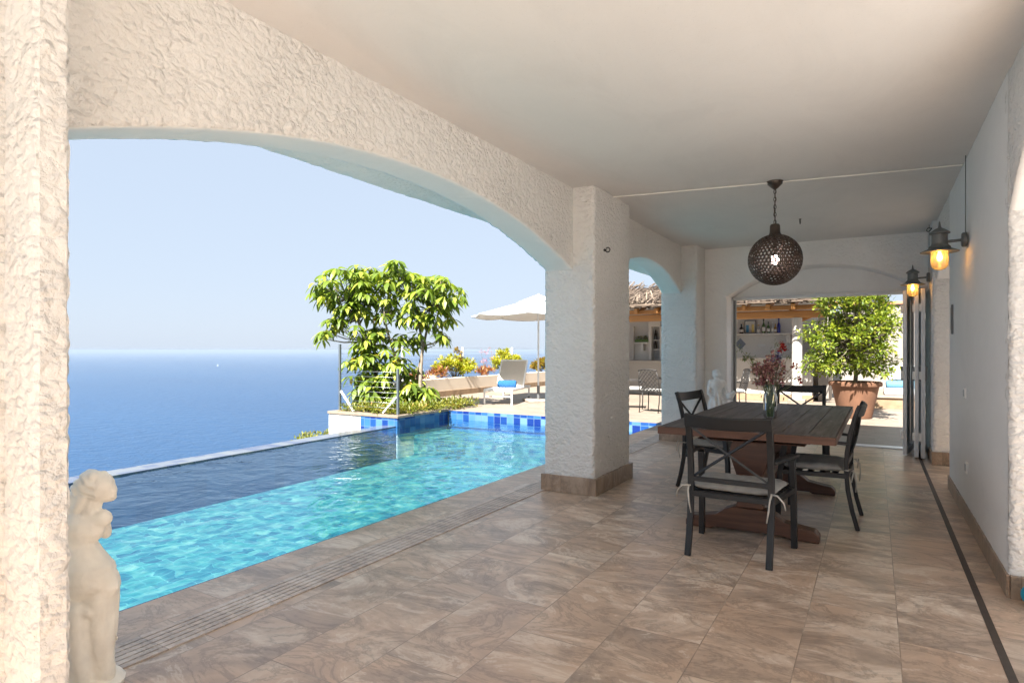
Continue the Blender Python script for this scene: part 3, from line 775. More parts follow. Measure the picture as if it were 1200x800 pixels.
for yy in (-.93, .72):
    prof = [(-.10, .19), (-.085, .25), (-.105, .30), (-.085, .36), (-.095, .44), (-.13, .54), (-.145, .60), (-.13, .66), (-.12, .69), (.12, .69), (.13, .66), (.145, .60), (.13, .54), (.095, .44), (.085, .36), (.105, .30), (.085, .25), (.10, .19)]
    m = MB(); m.prism(prof, lambda a, b, d: Vector((a, b and d, b)), yy-.05, yy+.05); p = m.build('pedestal', 'trestle_wood', tb, bevel=.008)
    ft = [(-.47, .005), (-.47, .05), (-.44, .085), (-.36, .095), (-.24, .12), (-.18, .165), (-.12, .19), (.12, .19), (.18, .165), (.24, .12), (.36, .095), (.44, .085), (.47, .05), (.47, .005), (.28, .005), (.25, .02), (-.25, .02), (-.28, .005)]
    m = MB(); m.prism(ft, lambda a, b, d: Vector((a, d, b)), yy-.06, yy+.06); m.build('foot', 'trestle_wood', tb, bevel=.008)
    m = MB(); m.box(-.38, .38, yy-.055, yy+.055, .69, TZ-.12); m.build('bearer', 'trestle_wood', tb, bevel=.006)
m = MB(); m.box(-.03, .03, -.87, .66, .27, .38); m.build('stretcher', 'trestle_wood', tb, bevel=.006)

# dining chair (faces +y)
def make_chair(label):
    t = thing('dining_chair', label, 'chair', (0,0,0), 0, 'dining chairs around the plank table')
    BK = [(-.30, 0.0), (-.262, .14), (-.232, .30), (-.222, .44), (-.226, .58), (-.245, .72), (-.275, .84), (-.30, .92), (-.312, .945)]
    for sx in (-1, 1):
        m = MB(); m.sweep([(sx*.255, y, z) for y, z in BK], .040, .030, (1,0,0)); m.build('back_leg', 'chair_metal', t, smooth=30, bevel=.004)
        m = MB(); m.sweep([(sx*.318, .255, 0), (sx*.315, .25, .3), (sx*.312, .225, .50), (sx*.31, .205, .625)], .040, .040, (1,0,0)); m.build('front_leg', 'chair_metal', t, smooth=30, bevel=.004)
        m = MB(); m.sweep([(sx*.275, -.235, .655), (sx*.30, -.10, .662), (sx*.322, .08, .660), (sx*.325, .20, .648), (sx*.322, .262, .628)], [.032, .05, .062, .066, .05], .022, (1,0,0)); m.build('armrest', 'chair_metal', t, smooth=30, bevel=.005)
        m = MB(); m.bar((sx*.262, -.222, .405), (sx*.315, .235, .405), .028, .035); m.build('side_rail', 'chair_metal', t, bevel=.003)
    m = MB()
    pts = [(x, -.300-.03*(1-(x/.27)**2)*1.0, .905-.012*(1-(x/.27)**2)) for x in [-.275+.055*i for i in range(11)]]
    m.sweep(pts, .085, .022, (0, -.3, 1)); m.build('top_rail', 'chair_metal', t, smooth=30, bevel=.005)
    m = MB()
    def cur(u, w):
        z = .52+(.865-.52)*w; y = -.222-.07*w-.018*math.sin(PI*u)*1.0; return (-.238+.476*u, y, z)
    m.sweep([cur(i/10, i/10) for i in range(11)], .020, .014, (0, .9, -.3))
    m.sweep([cur(i/10, 1-i/10) for i in range(11)], .020, .0142, (0, .9, -.3)); m.build('cross_brace', 'chair_metal', t, smooth=30)
    m = MB(); m.bar((-.25, -.228, .505), (.25, -.228, .505), .022, .032); m.bar((-.25, -.228, .405), (.25, -.228, .405), .028, .035); m.bar((-.31, .235, .405), (.31, .235, .405), .028, .035)
    for k in range(5): m.bar((-.27, -.14+k*.085, .412), (.27, -.14+k*.085, .412), .045, .012)
    m.build('seat_frame', 'chair_metal', t, bevel=.003)
    # tufted cushion
    g = Grid(); nx, ny = 22, 20
    def P(i, j, top):
        x, y = (i-.5)*2, (j-.5)*2
        e = (1-abs(x)**6)*(1-abs(y)**6)
        w = .262+.028*j
        tuft = 0
        for cx in (-.45, .45):
            for cy in (-.45, .45): tuft += .026*math.exp(-((x-cx)**2+(y-cy)**2)/.02)
        z = .452+(.034*max(0, e)**.45-tuft if top else -.030*max(0, e)**.45)
        return (x*w, -.195+.415*j, z)
    g.sheet(lambda i, j: P(i, j, True), nx, ny); g.sheet(lambda i, j: P(1-i, j, False), nx, ny)
    for k, v in enumerate(g.v): g.v[k] = v+Vector((0, 0, .006*noise.noise(v*17)+.003*noise.noise(v*45)))
    cu = g.build('cushion', 'cushion', t, smooth=True)
    for sx in (-1, 1):
        m = MB()
        m.tube([(sx*.245, -.20, .455), (sx*.262, -.255, .46), (sx*.285, -.235, .452), (sx*.262, -.19, .45)], .005, 6)
        m.tube([(sx*.262, -.25, .46), (sx*.258, -.285, .43), (sx*.25, -.29, .36), (sx*.238, -.285, .285)], [.006,.006,.006,.004], 6)
        m.tube([(sx*.262, -.25, .46), (sx*.30, -.275, .462), (sx*.335, -.27, .42), (sx*.345, -.262, .375)], [.006,.006,.006,.004], 6)
        m.build('tie', 'tie', cu, smooth=True)
    return t
ch = make_chair('black metal cross-back armchair nearest the camera, its back towards us')
ch.location = (-.808, 4.42, 0); ch.rotation_euler.z = R(-2.5)
for (x, y, rz, lb) in ((-.40, 5.62, 88, 'black metal cross-back armchair on the right side of the table'),
                       (-1.36, 6.36, -103, 'black metal cross-back armchair on the pool side of the table'),
                       (-.77, 7.95, 181, 'black metal cross-back armchair at the far end facing us behind the vase')):
    c = copy_tree(ch); c.location = (x, y, 0); c.rotation_euler.z = R(rz); c['label'] = lb

# vase with dried flowers
VX, VY = -.76, 5.58
vs = thing('vase', 'clear glass bottle vase with water on the dark table', 'vase', (VX, VY, TZ+.001))
m = MB(); m.lathe([(.048, 0), (.053, .012), (.055, .05), (.055, .17), (.050, .20), (.036, .235), (.033, .265), (.037, .275)], (0,0,0), 28)
m.f = [f for f in m.f if len(f) < 20 or min(f) == 0]; m.m = m.m[:len(m.f)]
m.build('glass_body', 'vase_glass', vs, smooth=40)
bq = thing('bouquet', 'dried mauve and red flowers standing in the glass vase', 'flowers', (VX, VY, TZ+.03))
stem = MB(); mau = MB(); red = MB(); blu = MB(); gr = MB()
rnd = random.Random(3); random.seed(11)
RX, RYv = CY, SY                     # bouquet is wider along the camera's lateral direction by nature of its stems
def lat(s, t, z): return Vector((CY*s-SY*t, SY*s+CY*t, z))
heads = []
for i in range(46):
    a = rnd.uniform(0, 2*PI); q = rnd.uniform(0, .125)
    heads.append((lat(-.03+q*math.cos(a)*1.15, q*math.sin(a), rnd.uniform(.27, .42)), 'm'))
for s, z in ((-.03, .47), (.02, .5), (-.12, .36), (.10, .38), (.06, .44)): heads.append((lat(s, rnd.uniform(-.03,.03), z), 'm'))
for s, z in ((.085, .545), (.10, .60), (.115, .575), (.13, .555)): heads.append((lat(s, .01, z), 'r'))
for s, z in ((.265, .28), (.25, .30), (.235, .395), (.205, .41)): heads.append((lat(s, .02, z), 'r'))
for s, z in ((-.19, .49), (-.215, .47), (-.15, .47)): heads.append((lat(s, .0, z), 's'))
for s, z in ((.07, .50), (.085, .46), (.055, .48), (.02, .46)): heads.append((lat(s, .0, z), 'b'))
for s, z in ((-.26, .56), (.055, .60), (-.14, .43), (.16, .5), (.2, .33)): heads.append((lat(s, .0, z), 'g'))
for h, k in heads:
    b = lat(rnd.uniform(-.02,.02), rnd.uniform(-.02,.02), -.02); mid = b.lerp(h, .5)+Vector((0,0,.05))-Vector((h.x-b.x, h.y-b.y, 0))*.18
    stem.tube([b, b.lerp(mid, .5), mid, mid.lerp(h, .6), h], [.0022,.002,.0018,.0015,.001], 5)
    for j in range(40 if k == 'm' else 22):
        d = rdir(); tgt = {'m': mau, 'r': red, 'b': blu, 's': gr, 'g': gr}[k]
        r_ = {'m': .030, 'r': .018, 'b': .020, 's': .025, 'g': .05}[k]
        leaflet(tgt, h+d*random.uniform(0, r_), d, .024 if k != 'g' else .03, .017 if k != 'g' else .008, .4, .2, 2)
        if k == 'm' and j % 7 == 0: leaflet(gr, h+d*.03, d, .02, .009, .2, .2, 2)
for j in range(70):
    h = heads[j % len(heads)][0]; t_ = random.uniform(.3, .95); leaflet(gr, h*t_+rv(.02), rdir(), .035, .011, .5, .2, 2)
W0 = lambda m_, nm, mt: m_.build(nm, mt, bq, fix=False)
stem.build('stem', 'bouquet_leaf', bq); W0(gr, 'foliage', 'bouquet_leaf'); W0(mau, 'mauve_blossom', 'mauve_petal'); W0(red, 'red_blossom', 'red_petal'); W0(blu, 'blue_blossom', 'blue_petal')

# turquoise ball by the right pier
b = MB(); b.ball((0,0,.06), .06, 10); b.tube([(0,0,.115), (0,0,.135)], .016, 10)
solo(b, 'float', 'turquoise', 'turquoise round float on the floor by the right pier', 'float', (.735, 4.235, 0), smooth=50)
bpy.data.objects['float'].data.transform(Matrix.Translation((.735, 4.235, 0)))

# round fittings on the pool floor
for (x, y, lb) in ((-5.18, 3.25, 'white round fitting on the pool floor, the nearer one'), (-5.15, 5.55, 'white round fitting on the pool floor, the farther one')):
    m = MB(); m.lathe([(.10, 0), (.10, .02), (.085, .03), (.03, .034)], (x, y, PF), 20)
    solo(m, 'pool_fitting', 'plastic_white', lb, 'pool fitting', (x, y, PF), smooth=40, group='round fittings on the pool floor')

# ------------------------------------------------------------------ corner bed at the infinity edge
pbd = thing('planter_bed', 'white walled corner bed with blue tile facing at the pool end', 'planter', (-9.4, 10.9, 0))
ZB = .03
m = MB(); m.box(-10.36, -8.40, 9.615, 12.9, -1.9, ZB-.06); W(m, 'bed_wall', 'white_plaster', pbd)
m = MB(); m.box(-9.40, -8.385, 9.600, 9.613, -.35, ZB-.055); m.box(-8.398, -8.383, 9.613, 11.36, -.36, ZB-.055); W(m, 'tile_facing', 'band_tile', pbd)
m = MB(); m.box(-10.38, -8.36, 9.585, 9.80, ZB-.054, ZB); m.box(-8.60, -8.36, 9.80, 11.36, ZB-.054, ZB); m.box(-10.38, -10.2, 9.80, 12.9, ZB-.054, ZB); W(m, 'coping', 'patio_tile', pbd, bevel=.006)
m = MB(); m.box(-10.2, -8.6, 9.80, 12.9, ZB-.06, ZB-.012); W(m, 'earth', 'soil', pbd)
m = MB(); m.box(-10.95, -10.4, 8.8, 11.5, -2.2, -.62); ld = tag(W(m, 'ledge', 'terracotta'), kind='structure')

def leafy(mb, centres, n, rad, ln, wd, droop=.5, seg=2, out=.7, upb=.2):
    for c in centres:
        c = Vector(c)
        for k in range(n):
            d = rdir(); d.z = d.z*.8+upb; p = c+d*rad*random.uniform(.35, 1.0)
            q = (d*out+rdir()*(1-out)+Vector((0,0,.05))).normalized(); s = random.uniform(.7, 1.25)
            leaflet(mb, p, q, ln*s, wd*s, droop, .2, seg, random.uniform(-.6, .6))
random.seed(21)
cov = MB()
cs = []
for i in range(190):
    x = random.uniform(-10.15, -8.35); y = random.choice([random.uniform(9.68, 10.3), random.uniform(9.8, 12.6)])
    if x > -8.6 and y < 9.9: continue
    cs.append((x, y, ZB+random.uniform(.0, .09)))
for i in range(50): cs.append((random.uniform(-8.9, -8.25), random.uniform(10.6, 12.4), ZB+random.uniform(0, .12)))
leafy(cov, cs, 16, .10, .085, .030, .3, 2, .7, .4)
tag(cov.build('ground_cover', 'cover_leaf', None, fix=False), 'low green and yellow ground cover in the corner bed', 'ground cover', kind='stuff')
lc = MB(); leafy(lc, [(random.uniform(-10.85, -10.42), random.uniform(8.9, 10.3), -.60+random.uniform(0, .06)) for i in range(34)], 14, .10, .08, .03, .3, 2, .7, .4)
tag(lc.build('ledge_plants', 'cover_leaf', None, fix=False), 'green creeping plants on the ledge below the pool corner', 'ground cover', kind='stuff')

# umbrella tree (schefflera)
TC = Vector((-9.75, 11.0, 0)); TD = depth(TC.x, TC.y); PX = TD/720.0
def tp(u, v, t):
    """real size plan of the tree: measured across, height and depth in metres about its stem"""
    return TC+Vector((CY*(u-455)*PX-SY*t, SY*(u-455)*PX+CY*t, CH+(410-v)*PX))
tree = thing('umbrella_tree', 'tall umbrella tree with drooping glossy leaves in the corner bed', 'tree', (TC.x, TC.y, ZB-.02))
rt = random.Random(5); random.seed(5)
leaf = MB(); trunk = MB(); br = MB()
stems = [[(470,482,0), (468,466,.0), (462,440,.05), (458,418,0), (452,395,-.1), (446,372,-.1)],
         [(478,484,.3), (476,468,.3), (484,435,.25), (489,410,.2), (494,385,.2), (497,362,.2)],
         [(485,482,-.1), (488,458,-.1), (489,430,-.1), (491,405,-.1), (486,380,.0), (480,350,0)],
         [(445,484,.2), (440,460,.2), (432,430,.1), (425,400,0), (415,375,-.1), (404,350,-.1)]]
tips = []
for s_ in stems:
    pts = [tp(*q) for q in s_]; trunk.tube(pts, [.055-.007*i for i in range(len(pts))], 8); tips.append(pts)
cl = []
# (u, v, spread_u, spread_v, depth spread, count) lobes of the crown
for (u, v, su, sv, st_, n_) in ((400,338,30,20,.7,26), (425,322,22,13,.7,20), (462,322,24,14,.8,20), (500,330,26,18,.8,26), (520,345,20,20,.6,18), (375,345,14,14,.4,8),
                            (425,360,24,20,.7,20), (470,358,26,20,.7,20), (505,372,22,12,.6,12), (430,392,16,18,.5,15), (512,394,10,8,.4,5), (388,378,16,9,.4,9), (376,393,9,8,.3,5), (480,395,14,10,.4,5), (424,408,14,14,.5,9), (445,345,14,16,.6,8), (412,424,12,8,.4,5), (462,405,14,16,.5,6), (450,422,18,8,.5,7), (400,360,18,14,.5,6)):
    for i in range(int(n_*1.35)):
        a = rt.uniform(0, 2*PI); q = math.sqrt(rt.random()); cl.append((u+su*q*math.cos(a), v+sv*q*math.sin(a), rt.uniform(-st_, st_), rt.uniform(.85, 1.2)))
for (u, v, su, sv, st_, n_) in ((430,436,20,14,.5,16), (455,452,34,16,.6,26), (440,468,26,9,.6,20), (480,462,22,14,.5,16), (418,452,12,10,.4,8), (495,470,10,10,.4,7), (465,432,20,10,.5,8)):
    for i in range(int(n_*1.6)):
        a = rt.uniform(0, 2*PI); q = math.sqrt(rt.random()); cl.append((u+su*q*math.cos(a), v+sv*q*math.sin(a), rt.uniform(-st_, st_), rt.uniform(.9, 1.25)))
for (u, v, t_, sz) in cl:
    c = tp(u, v, t_)
    if c.z < .2: c.z = .2
    # hub of the compound leaf on a petiole from the nearest stem point below
    best = min((p for s_ in tips for p in s_[1:]), key=lambda p: (p-c).length+(3 if p.z > c.z+.1 else 0))
    if rt.random() < .65:
        mid = best.lerp(c, .5)+Vector((0,0,-.06)); br.tube([best, mid, c], [.014, .008, .005], 5, False)
    outd = (c-TC-Vector((0,0,c.z))); outd.z = 0
    axis = (Vector((0,0,1))+outd*.30+rv(.45)).normalized()
    ax = axis.orthogonal().normalized(); ay = axis.cross(ax); k = rt.choice((6,7,7,8)); ph = rt.uniform(0, 6)
    for j in range(k):
        an = ph+2*PI*j/k+rt.uniform(-.15, .15)
        d = (ax*math.cos(an)+ay*math.sin(an))-axis*.05-Vector((0,0,.12)); s_ = rt.uniform(.85, 1.15)*sz
        leaflet(leaf, c+d*.035, d, .285*s_, .092*s_, rt.uniform(.6, 1.3), .16, 4, rt.uniform(-.3, .3))
trunk.add(br.v, br.f); W(trunk, 'trunk', 'bark', tree, smooth=True)
W(leaf, 'crown', 'umbrella_leaf', tree, fix=False)

# ------------------------------------------------------------------ cable railings
def post(par, x, y, z0, z1, w=.045):
    return W(boxes((x-w/2, x+w/2, y-w/2, y+w/2, z0, z1)), 'post', 'post_grey', par, bevel=.003)
ra = thing('cable_railing', 'short steel cable railing with diagonal braces at the corner bed', 'railing', (-9.5, 9.9, ZB))
Ax, Ay, Bx, By = -10.28, 9.86, -8.47, 9.72
post(ra, Ax, Ay, ZB, 1.50); post(ra, Bx, By, ZB, .98)
for i in range(8):
    z = .16+i*.107; m = MB(); m.tube([(Ax, Ay-.03, z), (Bx, By-.03, z)], .0036, 6); W(m, 'wire', 'steel', ra, smooth=True)
d = Vector((Bx-Ax, By-Ay, 0)).normalized()
m = MB(); m.bar(Vector((Ax, Ay-.0, .46))+d*.03, Vector((Ax, Ay, ZB))+d*.46, .035, .035, (0,1,0)); W(m, 'brace', 'alu', ra)
m = MB(); m.bar(Vector((Bx, By, .40))-d*.03, Vector((Bx, By, ZB))-d*.46, .035, .035, (0,1,0)); W(m, 'brace', 'alu', ra)
rb = thing('cable_railing', 'long steel cable railing above the planted low wall by the sea', 'railing', (-11.3, 18, .5))
PY = [13.2, 16.1, 19.2, 22.3, 25.4]
for y in PY: W(boxes((-11.36, -11.30, y-.025, y+.025, .2, 1.46)), 'post', 'alu', rb, bevel=.003)
for i in range(8):
    z = .62+i*.115; m = MB(); m.tube([(-11.33, 25.4, z), (-11.33, 13.2, z), (Ax, Ay, z-.02)], .0036, 5); W(m, 'wire', 'steel', rb, smooth=True)

# low planted wall on the sea side
lw = thing('garden_wall', 'low cream planted wall along the sea side of the terrace', 'wall', (-11.0, 18, 0))
m = MB(); m.box(-11.16, -11.0, 12.6, 30, -.3, .53); m.box(-11.75, -11.6, 12.6, 30, -1.5, .45); W(m, 'wall', 'garden_plaster', lw, bevel=.012)
m = MB(); m.box(-11.17, -10.975, 12.6, 30, 0, .16); W(m, 'stone_foot', 'stone_base', lw, bevel=.004)
m = MB(); m.box(-11.6, -11.16, 12.6, 30, -1.2, .40); W(m, 'earth', 'soil', lw)
random.seed(31)
def shrub(loc, rx, ry, h, mat, label, name='shrub', n=40, ln=.10, wd=.055, cat='shrub', grp=None, droop=.3, per=34):
    t = thing(name, label, cat, loc, 0, grp); f = MB(); s_ = MB(); cs = []
    for i in range(n):
        a = random.uniform(0, 2*PI); e = random.uniform(-.2, 1.0); q = random.uniform(.55, 1.0); ce = math.sqrt(max(0, 1-e*e))
        cs.append((rx*q*math.cos(a)*ce, ry*q*math.sin(a)*ce, h*.45+h*.5*q*e))
    leafy(f, cs, per, min(rx, h)*.26, ln, wd, droop, 2, .75, .25)
    for c in cs[::3]: s_.tube([(0,0,-.05), Vector(c)*.5+Vector((0,0,.02)), c], [.012,.008,.004], 5, False)
    s_.build('stem', 'bark', t); f.build('foliage', mat, t, fix=False); return t
X_ = -11.38
shrub((X_, 15.75, .40), .36, 1.05, .80, 'shrub_leaf', 'large yellow green shrub on the low wall left of the lounger', n=70)
shrub((X_, 18.9, .40), .36, .95, 1.0, 'shrub_leaf', 'yellow green shrub rising behind the lounger back', n=60)
shrub((X_, 21.6, .40), .34, .8, .62, 'orange_leaf', 'orange leaved shrub on the low wall behind the parasol pole', n=40)
shrub((X_, 15.9, .75), .14, .2, .75, 'orange_leaf', 'small orange leaf tuft above the large yellow green shrub', n=6, per=20)
for (y, h, lb) in ((14.75, .42, 'red succulent rosettes on the low wall beside the large shrub'), (13.75, .34, 'small dark red succulent at the left end of the low wall'), (17.35, .42, 'reddish succulent between the two yellow shrubs')):
    shrub((X_+.1, y, .40), .22, .38, h, 'succulent_leaf', lb, 'succulent', 16, .16, .03, 'succulent', None, -.2, 22)
shrub((X_, 17.6, .40), .22, .38, 1.25, 'pink_petal', 'thin pink flowering plant left of the lounger back', 'flowering_plant', 12, .05, .03, 'plant', None, .2, 9)
m = MB(); m.ball((0,0,0), .2, 7, (1, 1.7, .7))
for i, p in enumerate(m.v): m.v[i] = p*(1+.35*noise.noise(p*6))
o = solo(m, 'rock', 'rock', 'pale rock on the low wall between the red succulents', 'rock', (0,0,0)); o.location = (X_+.1, 14.3, .5)

# ------------------------------------------------------------------ lounger, towel, parasol
LR = R(15); LX, LY = -8.15, 13.12
lg = thing('sun_lounger', 'white framed sun lounger with taupe sling and raised back', 'sun lounger', (LX, LY, 0), LR)
m = MB(); w = .36
for sx in (-w, w): m.bar((sx, 0, .36), (sx, 1.9, .36), .035, .06)
m.bar((-w, .0, .36), (w, .0, .36), .06, .035, (0,1,0)); m.bar((-w, 1.9, .36), (w, 1.9, .36), .06, .035, (0,1,0)); m.bar((-w, .0, .20), (w, .0, .20), .03, .03)
m.build('frame', 'white_paint', lg, bevel=.006)
for sx in (-w, w):
    for yy in (0, 1.75):
        m = MB(); m.bar((sx, yy, 0 if yy == 0 else .06), (sx, yy, .37), .04, .04, (0,1,0)); o = m.build('leg', 'white_paint', lg, bevel=.004)
        if yy: m = MB(); m.tube([(sx-.02, yy, .05), (sx+.02, yy, .05)], .05, 14); m.build('wheel', 'alu_dark', o)
m = MB(); m.box(-w+.02, w-.02, .03, 1.12, .375, .392); m.build('seat_sling', 'canvas', lg)
bk = R(58); m = MB()
rotb = Matrix.Translation((0, 1.12, .38)) @ Matrix.Rotation(bk, 4, 'X')
m.box(-w+.02, w-.02, 0, .82, -.012, .012, rotb); bs_ = m.build('back_sling', 'taupe_mesh', lg)
m = MB()
for sx in (-w, w): m.box(sx-.018, sx+.018, 0, .84, -.022, .022, rotb)
m.box(-w, w, .81, .845, -.02, .02, rotb); m.build('back_frame', 'white_paint', lg, bevel=.004)
m = MB(); m.bar((0, 1.75, .36), (0, 1.12+.55*math.cos(bk), .38+.55*math.sin(bk)-.02), .03, .03); m.build('prop', 'white_paint', lg)
m = MB(); pts = []
m.lathe([(.02, -.235), (.085, -.24), (.095, -.225), (.096, .225), (.085, .24), (.06, .236), (.02, .235)], (0,0,0), 20, Matrix.Rotation(R(90), 3, 'Y'))
tw = solo(m, 'towel', 'towel_blue', 'rolled bright blue towel on the lounger seat', 'towel', (0,0,0), smooth=45)
tw.location = Matrix.Rotation(LR, 3, 'Z') @ Vector((.06, .62, .392+.095))+Vector((LX, LY, 0)); tw.rotation_euler = (0, 0, LR+R(6))
um = thing('parasol', 'large white parasol on a slim pole beside the lounger', 'parasol', (-7.74, 14.5, 0), YAW+R(12))
m = MB(); m.tube([(0,0,.05), (0,0,2.78)], .024, 12); m.build('pole', 'alu', um, smooth=40)
m = MB(); m.box(-.36, .36, -.36, .36, 0, .06); m.build('base', 'rock', um, bevel=.012)
m = MB(); m.tube([(0,0,.06), (0,0,.42)], .04, 12); m.build('base_tube', 'alu_dark', um, smooth=40)
g = Grid(); N = 8; Rr = 1.85
def cano(k, r):
    a = 2*PI*k/N+PI/8; z = 2.29+(.51)*(1-r)**1.0-.05*math.sin(PI*r)
    return Vector((Rr*r*math.cos(a), Rr*r*math.sin(a), z))
def can(i, j):
    k = i*N; k0 = math.floor(k) if i < 1 else N-1; f = k-k0; r = .12+.88*j
    p = cano(k0, r).lerp(cano(k0+1, r), f); p.z -= .05*r*math.sin(PI*f); return p
g.sheet(can, N*6, 10)
g.sheet(lambda i, j: can(i, 1)+Vector((0,0,-.03*j)), N*6, 1)
o = g.build('canopy', 'canvas', um, smooth=25); s = o.modifiers.new('s', 'SOLIDIFY'); s.thickness = .006
g = Grid()
def vent(i, j):
    k = i*N; k0 = math.floor(k) if i < 1 else N-1; f = k-k0; r = .02+.28*j
    p = cano(k0, r).lerp(cano(k0+1, r), f); p.z += .055; return p
g.sheet(vent, N*4, 4); o = g.build('vent_cap', 'canvas', um, smooth=25); s = o.modifiers.new('s', 'SOLIDIFY'); s.thickness = .005
MB().ball((0,0,2.84), .03, 6).build('finial', 'white_paint', um, smooth=True)
for k in range(N):
    m = MB(); m.bar(cano(k, .05)+Vector((0,0,-.03)), cano(k, .99)+Vector((0,0,-.025)), .018, .025); m.build('rib', 'alu', um)
# ------------------------------------------------------------------ bar pavilion
BX0, BX1 = -8.2, -.95
bar = thing('bar_pavilion', 'open white garden bar with orange beams and a thatched roof', 'bar', (-4.5, 18.6, 0))
BY = 19.6                                                              # back wall plane
m = MB(); m.box(BX0, -1.30, BY, BY+.25, 0, 3.16); m.box(BX0-.2, BX0, 17.6, BY+.25, 0, 2.6); W(m, 'back_wall', 'white_plaster', bar)
m = MB(); m.box(-3.95, -1.42, 17.95, 18.35, .17, 1.10); m.box(-7.6, -4.6, 18.7, 19.2, .0, .98); W(m, 'counter', 'bar_plaster', bar, bevel=.01)
m = MB(); m.box(-4.0, -1.38, 17.90, 18.40, 1.10, 1.16); m.box(-7.7, -4.5, 18.62, 19.25, .98, 1.04); W(m, 'counter_top', 'bar_plaster', bar, bevel=.01)
m = MB(); m.box(-3.97, -1.40, 17.93, 18.37, 0, .17); W(m, 'counter_foot', 'stone_base', bar)
for x in (-1.68, -4.6, -7.7):
    m = MB(); m.tube([(x, 16.95, .14), (x, 16.95, 1.2), (x, 16.95, 2.18)], [.125, .12, .12], 20); p = W(m, 'post', 'bar_plaster', bar, smooth=40)
    W(boxes((x-.2, x+.2, 16.75, 17.15, 0, .14)), 'post_foot', 'patio_tile', p, bevel=.01)
m = MB(); m.box(BX0, -.95, 16.86, 17.04, 2.18, 2.36); W(m, 'front_beam', 'beam_wood', bar, bevel=.01)
m = MB(); m.box(BX0, -.95, 16.60, 16.74, 2.37, 2.48); W(m, 'eave_beam', 'beam_wood', bar, bevel=.01)
for i in range(13):
    x = -8.0+i*.57; m = MB(); m.bar((x, 16.45, 2.44), (x, 20.4, 3.34), .10, .14); W(m, 'rafter', 'beam_wood', bar, bevel=.008)
m = MB(); m.bar((-1.85, 16.99, 2.42), (-.75, 16.1, 2.44), .09, .10); m.bar((-1.68, 17.1, 2.10), (-.85, 17.1, 2.45), .08, .10); W(m, 'outrigger', 'beam_wood', bar, bevel=.008)
m = MB(); m.box(BX0, -1.1, 16.35, 20.4, 0, .04, Matrix.Translation((0, 17.0, 2.68)) @ Matrix.Rotation(R(12.8), 4, 'X') @ Matrix.Translation((0, -17.0, 0))); W(m, 'roof_board', 'thatch', bar)
random.seed(41); th = MB(); cs_, sn_ = math.cos(R(12.8)), math.sin(R(12.8))
for i in range(2600):
    x = random.uniform(BX0-.1, -.88); s0 = random.choice([random.uniform(-.95, -.5), random.uniform(-.8, 3.2)]); L = random.uniform(.35, .75); h = random.uniform(.05, .20)
    if s0 < -.6 and random.random() < .4: h = random.uniform(-.02, .1)
    a = Vector((x, 17.0+s0*cs_-h*sn_, 2.70+s0*sn_+h*cs_)); dx = random.uniform(-.25, .25)
    b = a+Vector((dx, L*cs_, L*sn_+random.uniform(-.08, .1))); th.bar(a, b, random.uniform(.012, .03), random.uniform(.01, .025))
for k in range(3):
    for i in range(160):
        x = random.uniform(BX0-.1, -.95); z = 2.56+.13*k+random.uniform(-.03,.03); y = 16.15+.35*k+random.uniform(-.08,.08)
        th.bar((x, y, z), (x+random.uniform(.25, .7), y+random.uniform(-.04,.04), z+random.uniform(-.03,.03)), .025, .022)
W(th, 'thatch', 'thatch', bar, fix=False)
# bottle shelf, brackets, wall plate, diamond tile
def xb(u, Y=19.4): return x_at(u, Y)
sz = 1.86
m = MB(); m.box(-4.05, -1.95, 19.2, BY, sz-.05, sz); W(m, 'shelf', 'white_plaster', bar, bevel=.006)
m = MB(); m.box(-2.20, -2.08, 19.25, BY, sz-.30, sz-.052); m.box(-3.8, -3.7, 19.25, BY, sz-.30, sz-.052); W(m, 'bracket', 'white_plaster', bar, bevel=.01)
cx = xb(867.5, 19.58); m = MB(); m.prism([(cx-.16, 1.55), (cx, 1.37), (cx+.16, 1.55), (cx, 1.73)], lambda a, b, d: Vector((a, d, b)), 19.585, 19.61); W(m, 'diamond_tile', 'decor_tile', bar)
cx = xb(892, 19.58); W(boxes((cx-.11, cx+.11, 19.585, 19.61, 1.47, 1.55)), 'wall_outlet', 'plastic_white', bar, bevel=.006)
def bottle(u, h, r, mat, cap, label, lab='paper'):
    x = xb(u); t = thing('bottle', label, 'bottle', (x, 19.38, sz+.001), 0, 'bottles on the bar shelf')
    m = MB(); m.lathe([(r*.9, 0), (r, .01), (r, h*.55), (r*.85, h*.63), (r*.36, h*.75), (r*.32, h*.95), (r*.36, h)], (0,0,0), 16); m.build('glass_body', mat, t, smooth=40)
    m = MB(); m.lathe([(r*.42, h*.94), (r*.42, h*1.06), (r*.3, h*1.07)], (0,0,0), 12); m.build('cap', cap, t, smooth=40)
    if lab: m = MB(); m.lathe([(r*1.03, h*.16), (r*1.03, h*.46)], (0,0,0), 16); m.build('paper_label', lab, t, smooth=40)
bottle(869, .27, .062, 'bottle_dark', 'black', 'squat dark bottle with white round label at the shelf left end')
bottle(889, .24, .055, 'bottle_clear', 'gold', 'short clear bottle beside the framed picture')
bottle(895, .40, .050, 'bottle_green', 'bottle_dark', 'tall olive bottle with white label and dark neck')
bottle(900.5, .32, .045, 'bottle_green', 'black', 'green grey bottle with narrow neck right of the tall olive one')
bottle(905.5, .31, .042, 'bottle_clear', 'white_paint', 'clear bottle with banded paper label')
bottle(908.8, .26, .040, 'bottle_amber', 'gold', 'amber bottle left of the blue one')
bottle(912.8, .42, .048, 'bottle_blue', 'bottle_blue', 'tall cobalt blue bottle at the right end of the shelf', None)
px0, px1 = xb(872.5, 19.55), xb(886, 19.55)
pf = thing('picture', 'framed picture of two bottles leaning on the bar shelf', 'picture', ((px0+px1)/2, 19.54, sz+.001))
